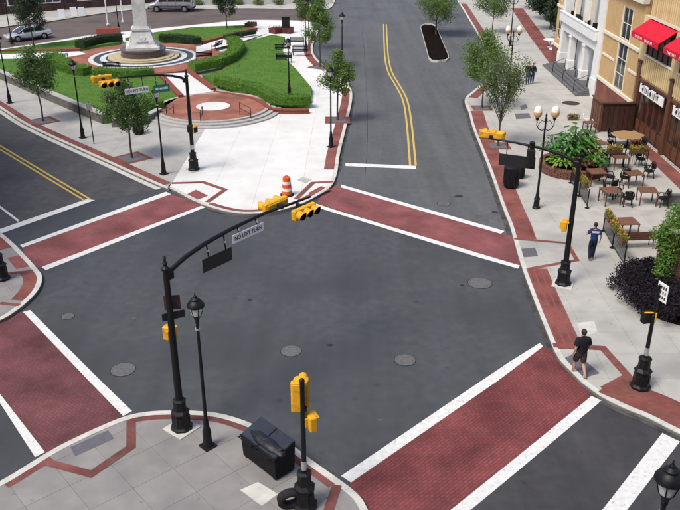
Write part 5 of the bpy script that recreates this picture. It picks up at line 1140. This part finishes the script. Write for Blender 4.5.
def car(loc, rz, label):
    t = thing('parked_car', label, 'car', loc, rz)
    b = loft(MB(), [(-2.36, .55, .42, .80), (-2.30, .78, .33, .92), (-1.9, .88, .26, .98), (-1.0, .91, .22, .96), (0, .91, .22, .93), (.9, .91, .22, .92), (1.5, .89, .24, .88), (2.1, .80, .28, .76), (2.32, .66, .34, .64), (2.40, .45, .40, .55)]).out('body', 'car_silver', t, 40)
    g = loft(MB(), [(-2.0, .50, .90, .97), (-1.55, .70, .86, 1.16), (-.85, .69, .85, 1.36), (-.1, .69, .85, 1.40), (.45, .70, .85, 1.33), (1.0, .74, .84, 1.08), (1.35, .76, .84, .90)], 14, 3.6).out('windows', 'car_glass', t, 40)
    loft(MB(), [(-1.15, .56, 1.20, 1.34), (-.8, .62, 1.26, 1.395), (-.1, .63, 1.3, 1.425), (.42, .62, 1.24, 1.36)], 14, 3).out('roof', 'car_silver', t, 40)
    for s in (-1, 1):
        for pts in ([(1.3, s*.745, .9), (.42, s*.60, 1.345)], [(-.45, s*.725, .92), (-.5, s*.60, 1.38)], [(-1.85, s*.66, .97), (-1.1, s*.58, 1.33)]): MB().tube(pts, .035, 5).out('pillar', 'car_silver', t)
        d = MB().box((.15, s*.905, .62), (1.15, .02, .5), 0, .008).out('door', 'car_silver', t); MB().box((-.25, s*.925, .78), (.16, .03, .035)).out('handle', 'car_silver', d)
        MB().box((.85, s*.93, .95), (.16, .14, .10), 0, .02).out('mirror', 'car_silver', t)
        MB().box((2.22, s*.58, .66), (.22, .26, .12), s*-.3, .03).out('headlight', 'glass_lamp', t); MB().box((-2.31, s*.6, .78), (.08, .30, .14), s*.3, .02).out('tail_light', 'lamp_red', t)
        for x in (1.45, -1.4): wheel(t, x, s*.82, .32); MB().lathe([(.37, -.02), (.37, .02)], 18, M=T((x, s*.885, .33)) @ Rx(pi/2)).out('wheel_arch', 'black_matte', t)
    MB().box((2.33, 0, .46), (.1, .9, .12), 0, .02).out('grille', 'black_matte', t); MB().box((-2.35, 0, .55), (.03, .5, .14)).out('number_plate', 'sign_white', t)
    return t
a, b = P(3, 43.5, 0), P(50, 37.5, 0); d = a-b; mid = (a+b)/2
car((mid.x, mid.y+.5, .004), atan2(d.y, d.x), 'silver two door car parked along the back street at top left')
def van(loc, rz, label):
    t = thing('parked_van', label, 'van', loc, rz)
    loft(MB(), [(-2.85, .80, .45, 1.9), (-2.8, .95, .38, 2.06), (-1.5, 1.0, .34, 2.12), (.6, 1.0, .34, 2.12), (1.25, .98, .34, 2.05), (1.75, .96, .34, 1.45), (2.0, .95, .36, 1.16), (2.7, .88, .4, 1.05), (2.85, .75, .46, .92)], 16, 4.5).out('body', 'van_silver', t, 40)
    MB().add([(1.33, -.80, 2.0), (1.33, .80, 2.0), (1.99, .86, 1.2), (1.99, -.86, 1.2)], [(0,1,2,3)], T((.02, 0, .035))).out('windscreen', 'car_glass', t)
    for s in (-1, 1):
        for x0, x1 in ((-2.6, -1.75), (-1.65, -.75), (-.65, .25), (.38, 1.25)): MB().box(((x0+x1)/2, s*.985, 1.58), (x1-x0, .05, .56), 0, .012).out('window', 'car_glass', t)
        for x in (.3, -.72): MB().box((x, s*1.0, 1.1), (.015, .02, 1.3)).out('door_seam', 'black_matte', t)
        MB().box((0, s*1.0, .78), (5.0, .03, .07), 0, .01).out('side_moulding', 'black_matte', t); MB().box((1.3, s*1.12, 1.4), (.12, .2, .26), 0, .03).out('mirror', 'black_matte', t)
        for x in (1.75, -1.75): wheel(t, x, s*.90, .37); MB().lathe([(.43, -.02), (.43, .02)], 18, M=T((x, s*.975, .39)) @ Rx(pi/2)).out('wheel_arch', 'black_matte', t)
        MB().box((2.72, s*.66, .84), (.16, .3, .18), 0, .03).out('headlight', 'glass_lamp', t); MB().box((-2.82, s*.82, 1.1), (.06, .16, .5), 0, .01).out('tail_light', 'lamp_red', t)
    MB().box((2.83, 0, .5), (.14, 1.6, .2), 0, .03).out('bumper', 'black_matte', t); MB().box((-2.86, 0, .5), (.12, 1.8, .2), 0, .03).out('bumper', 'black_matte', t); MB().box((-2.845, 0, 1.6), (.03, 1.5, .5)).out('window', 'car_glass', t)
    return t
a, b = P(146.5, 12.5, 0), P(195, 12, 0); mid = (a+b)/2
van((mid.x, mid.y+.9, .004), radians(180), 'silver passenger van parked across the back street')
# ================================================================== PEOPLE
def person(loc, rz, label, pose, clothes, hair='hair', height=1.76):
    """pose: joint dict (x right, y forward, z up) for a 1.76 m figure; clothes: list of (name, material, parts, inflate)"""
    k = height/1.76; J = dict(pelvis=(0,0,.95), waist=(0,.0,1.10), chest=(0,.0,1.32), neck=(0,.01,1.47), nk2=(0,.03,1.54), head=(0,.045,1.63), crown=(0,.03,1.74),
        shR=(.17,0,1.42), shL=(-.17,0,1.42), hipR=(.09,0,.92), hipL=(-.09,0,.92)); J.update(pose)
    rad = dict(pelvis=(.155,.115), waist=(.135,.10), chest=(.165,.115), neck=(.065,.065), nk2=(.055,.058), head=(.078,.098), crown=(.05,.065), shR=(.065,.065), shL=(.065,.065), hipR=(.092,.095), hipL=(.092,.095))
    for s in 'RL': rad.update({'el'+s: (.042,.042), 'wr'+s: (.028,.026), 'kn'+s: (.06,.062), 'an'+s: (.040,.042), 'toe'+s: (.036,.032), 'pm'+s: (.032, .02), 'cf'+s: (.057,.062), 'bk'+s: (.04, .045)})
    E = [('pelvis','waist'),('waist','chest'),('chest','neck'),('neck','nk2'),('nk2','head'),('head','crown')]
    for s in 'RL':
        kn, an = Vector(J['kn'+s]), Vector(J['an'+s]); J['cf'+s] = tuple(kn.lerp(an, .35)+Vector((0,-.015,0)))
        wr, el = Vector(J['wr'+s]), Vector(J['el'+s]); dd = (wr-el).normalized(); pm = wr+dd*.075; J['pm'+s] = tuple(pm)
        E += [('chest','sh'+s),('sh'+s,'el'+s),('el'+s,'wr'+s),('wr'+s,'pm'+s),('pelvis','hip'+s),('hip'+s,'kn'+s),('kn'+s,'cf'+s),('cf'+s,'an'+s),('an'+s,'toe'+s)]
        side = Vector((0,1,0)) if abs(dd.y) < .8 else Vector((0,0,1)); side = (side-dd*side.dot(dd)).normalized(); inn = dd.cross(side)*(-1 if s == 'R' else 1)
        for q, (off, ln) in enumerate(((.030,.072),(.011,.085),(-.009,.08),(-.028,.062))):
            a = 'f%d%s' % (q, s); J[a+'a'] = tuple(pm+side*off+dd*.03); J[a+'b'] = tuple(pm+side*off+dd*(.03+ln*.55)+inn*.01); J[a+'c'] = tuple(pm+side*off+dd*(.03+ln)+inn*.035)
            for e in 'abc': rad[a+e] = (.0085,.0085)
            E += [('pm'+s, a+'a'), (a+'a', a+'b'), (a+'b', a+'c')]
        J['t1'+s] = tuple(wr+dd*.05+side*.045); J['t2'+s] = tuple(wr+dd*.10+side*.06+inn*.02); rad['t1'+s] = rad['t2'+s] = (.010,.010); E += [('wr'+s, 't1'+s), ('t1'+s, 't2'+s)]
    names = list(J); idx = {n_: i for i, n_ in enumerate(names)}
    me = bpy.data.meshes.new('body'); me.from_pydata([Vector(J[n_])*k for n_ in names], [(idx[a], idx[b]) for a, b in E], [])
    o = bpy.data.objects.new('body_tmp', me); C.objects.link(o)
    sk = o.modifiers.new('s', 'SKIN'); sk.use_smooth_shade = True; sk.branch_smoothing = .3
    for i, n_ in enumerate(names):
        sv = me.skin_vertices[0].data[i]; sv.radius = (rad[n_][0]*k, rad[n_][1]*k); sv.use_root = (n_ == 'pelvis')
    sb = o.modifiers.new('u', 'SUBSURF'); sb.levels = 1; sb.render_levels = 1
    bm = bpy.data.meshes.new_from_object(o.evaluated_get(bpy.context.evaluated_depsgraph_get())); bpy.data.objects.remove(o)
    bm.materials.clear(); bm.materials.append(MATS['skin'])
    for p in bm.polygons: p.use_smooth = True
    t = thing('person', label, 'person', loc, rz); body = bpy.data.objects.new('body', bm); C.objects.link(body); body.parent = t; bm.name = 'body'
    segs = [(a, b, Vector(J[a])*k, Vector(J[b])*k) for a, b in E]
    def near(p):
        best = None
        for a, b, A, B in segs:
            d = B-A; u = max(0, min(1, (p-A).dot(d)/max(1e-9, d.length_squared))); dist = (A+d*u-p).length-(rad[a][0]*(1-u)+rad[b][0]*u)*k
            if best is None or dist < best[0]: best = (dist, a, b, u)
        return best[1:]
    cls = [near(v.co) for v in bm.vertices]
    for nm, m, parts, infl in clothes:
        def ok(c):
            for a, b, lo, hi in parts:
                if c[0].rstrip('RL') == a and c[1].rstrip('RL') == b and lo <= c[2] <= hi: return True
            return False
        keep = [ok(c) for c in cls]; mp = {}; mb = MB()
        for p in bm.polygons:
            if sum(keep[i] for i in p.vertices) >= len(p.vertices)-1 and any(keep[i] for i in p.vertices):
                f = []
                for i in p.vertices:
                    if i not in mp: mp[i] = len(mb.v); mb.v.append(tuple(bm.vertices[i].co+bm.vertices[i].normal*infl))
                    f.append(mp[i])
                mb.f.append(tuple(f))
        mb.out(nm, m, body, 80)
    h = Vector(J['head'])*k; fw = Vector((0,1,0))
    hm = MB(); hm.sphere(tuple(h+Vector((0,-.018,.035))*k), .098*k, 14, 9, (.93, 1.08, 1.05))
    hm.v = [v for v in hm.v]; hr = MB(); keepf = []
    for f in hm.f:
        c = sum((Vector(hm.v[i]) for i in f), Vector())/len(f)
        if (c-h).y < .035*k or (c-h).z > .085*k:
            if (c-h).z > -.065*k: keepf.append(f)
    hr.v, hr.f = hm.v, keepf; hr.out('hair', hair, body, 80)
    face = MB().add([(-.016,.095,-.02),(.016,.095,-.02),(0,.122,-.018),(0,.093,.03)], [(0,1,2),(0,2,3),(1,3,2)], T(h) @ Matrix.Diagonal((k,k,k,1))).out('nose', 'skin', body)
    for s in (-1, 1):
        MB().sphere(tuple(h+Vector((s*.032,.088,.018))*k), .011*k, 8, 6).out('eye', 'ink', body); MB().sphere(tuple(h+Vector((s*.082,-.005,.0))*k), .03*k, 8, 6, (.35,.7,1)).out('ear', 'skin', body)
    MB().box(tuple(h+Vector((0,.092,-.05))*k), (.045*k,.012,.010)).out('mouth', 'lamp_red', body)
    return t
TORSO = [('pelvis','waist',.3,1),('waist','chest',0,1),('chest','neck',0,.75),('chest','sh',0,1),('sh','el',0,.75)]
TROUS = [('pelvis','waist',0,.45),('pelvis','hip',0,1),('hip','kn',0,1),('kn','cf',0,1),('cf','an',0,.92)]
SHORT = [('pelvis','waist',0,.45),('pelvis','hip',0,1),('hip','kn',0,.92)]
SHOE = [('an','toe',0,1),('cf','an',.97,1)]
# walker in a black t-shirt: left foot down in the road, right leg trailing
p1 = P(575, 379.5, 0)
person((p1.x+.12, p1.y+.10, .035), radians(6), 'person in black t-shirt and dark shorts stepping off the kerb, back turned', dict(
    knL=(-.10,.16,.52), anL=(-.10,.20,.10), toeL=(-.11,.38,.05), knR=(.10,-.02,.53), anR=(.10,-.30,.20), toeR=(.11,-.17,.12), elL=(-.25,-.10,1.16), wrL=(-.27,-.02,.92), elR=(.25,.02,1.15), wrR=(.27,.16,.95)),
    [('t_shirt', 'shirt_black', [('pelvis','waist',.1,1)]+TORSO[1:], .045), ('shorts', 'shorts', SHORT, .035), ('shoes', 'shoe_white', SHOE, .012)], height=1.84)
p2 = P(590.5, 261, ZS)
pr = person(p2+Vector((.03, .05, .03)), radians(-8), 'person in blue and navy shirt with dark trousers walking past the cafe', dict(
    knL=(-.09,.10,.51), anL=(-.08,-.10,.11), toeL=(-.09,.05,.05), knR=(.08,.12,.51), anR=(.07,.12,.09), toeR=(.08,.30,.05), elL=(-.30,.03,1.20), wrL=(-.30,.24,1.12), elR=(.27,-.05,1.17), wrR=(.28,.06,.95)),
    [('shirt', 'shirt_blue', TORSO, .026), ('trousers', 'navy', TROUS, .022), ('shoes', 'shoe_dark', SHOE, .010)])
pb = [c for c in pr.children if c.name.startswith('body')][0]
MB().box((0, -.158, 1.38), (.30, .012, .085), 0, .004).out('shirt_stripe', 'shirt_white', pb)
p3 = P(528.5, 84.5, ZS)
STAND = dict(knL=(-.09,.03,.50), anL=(-.09,-.02,.10), toeL=(-.10,.14,.05), knR=(.09,.03,.50), anR=(.09,.08,.10), toeR=(.10,.25,.05), elL=(-.25,-.03,1.16), wrL=(-.26,.08,.93), elR=(.25,-.03,1.16), wrR=(.25,.08,.93))
person(p3+Vector((-.12, 0, .03)), radians(175), 'person in dark top and blue jeans walking on the far pavement, left of a pair', dict(STAND), [('jacket', 'shirt_black', TORSO[:4]+[('sh','el',0,1),('el','wr',0,.85)], .026), ('trousers', 'jeans', TROUS, .022), ('shoes', 'shoe_dark', SHOE, .010)])
person(p3+Vector((.30, .25, .03)), radians(170), 'person in dark jacket walking on the far pavement, right of a pair', dict(STAND), [('jacket', 'navy', TORSO[:4]+[('sh','el',0,1),('el','wr',0,.85)], .026), ('trousers', 'jeans', TROUS, .022), ('shoes', 'shoe_dark', SHOE, .010)], height=1.68)
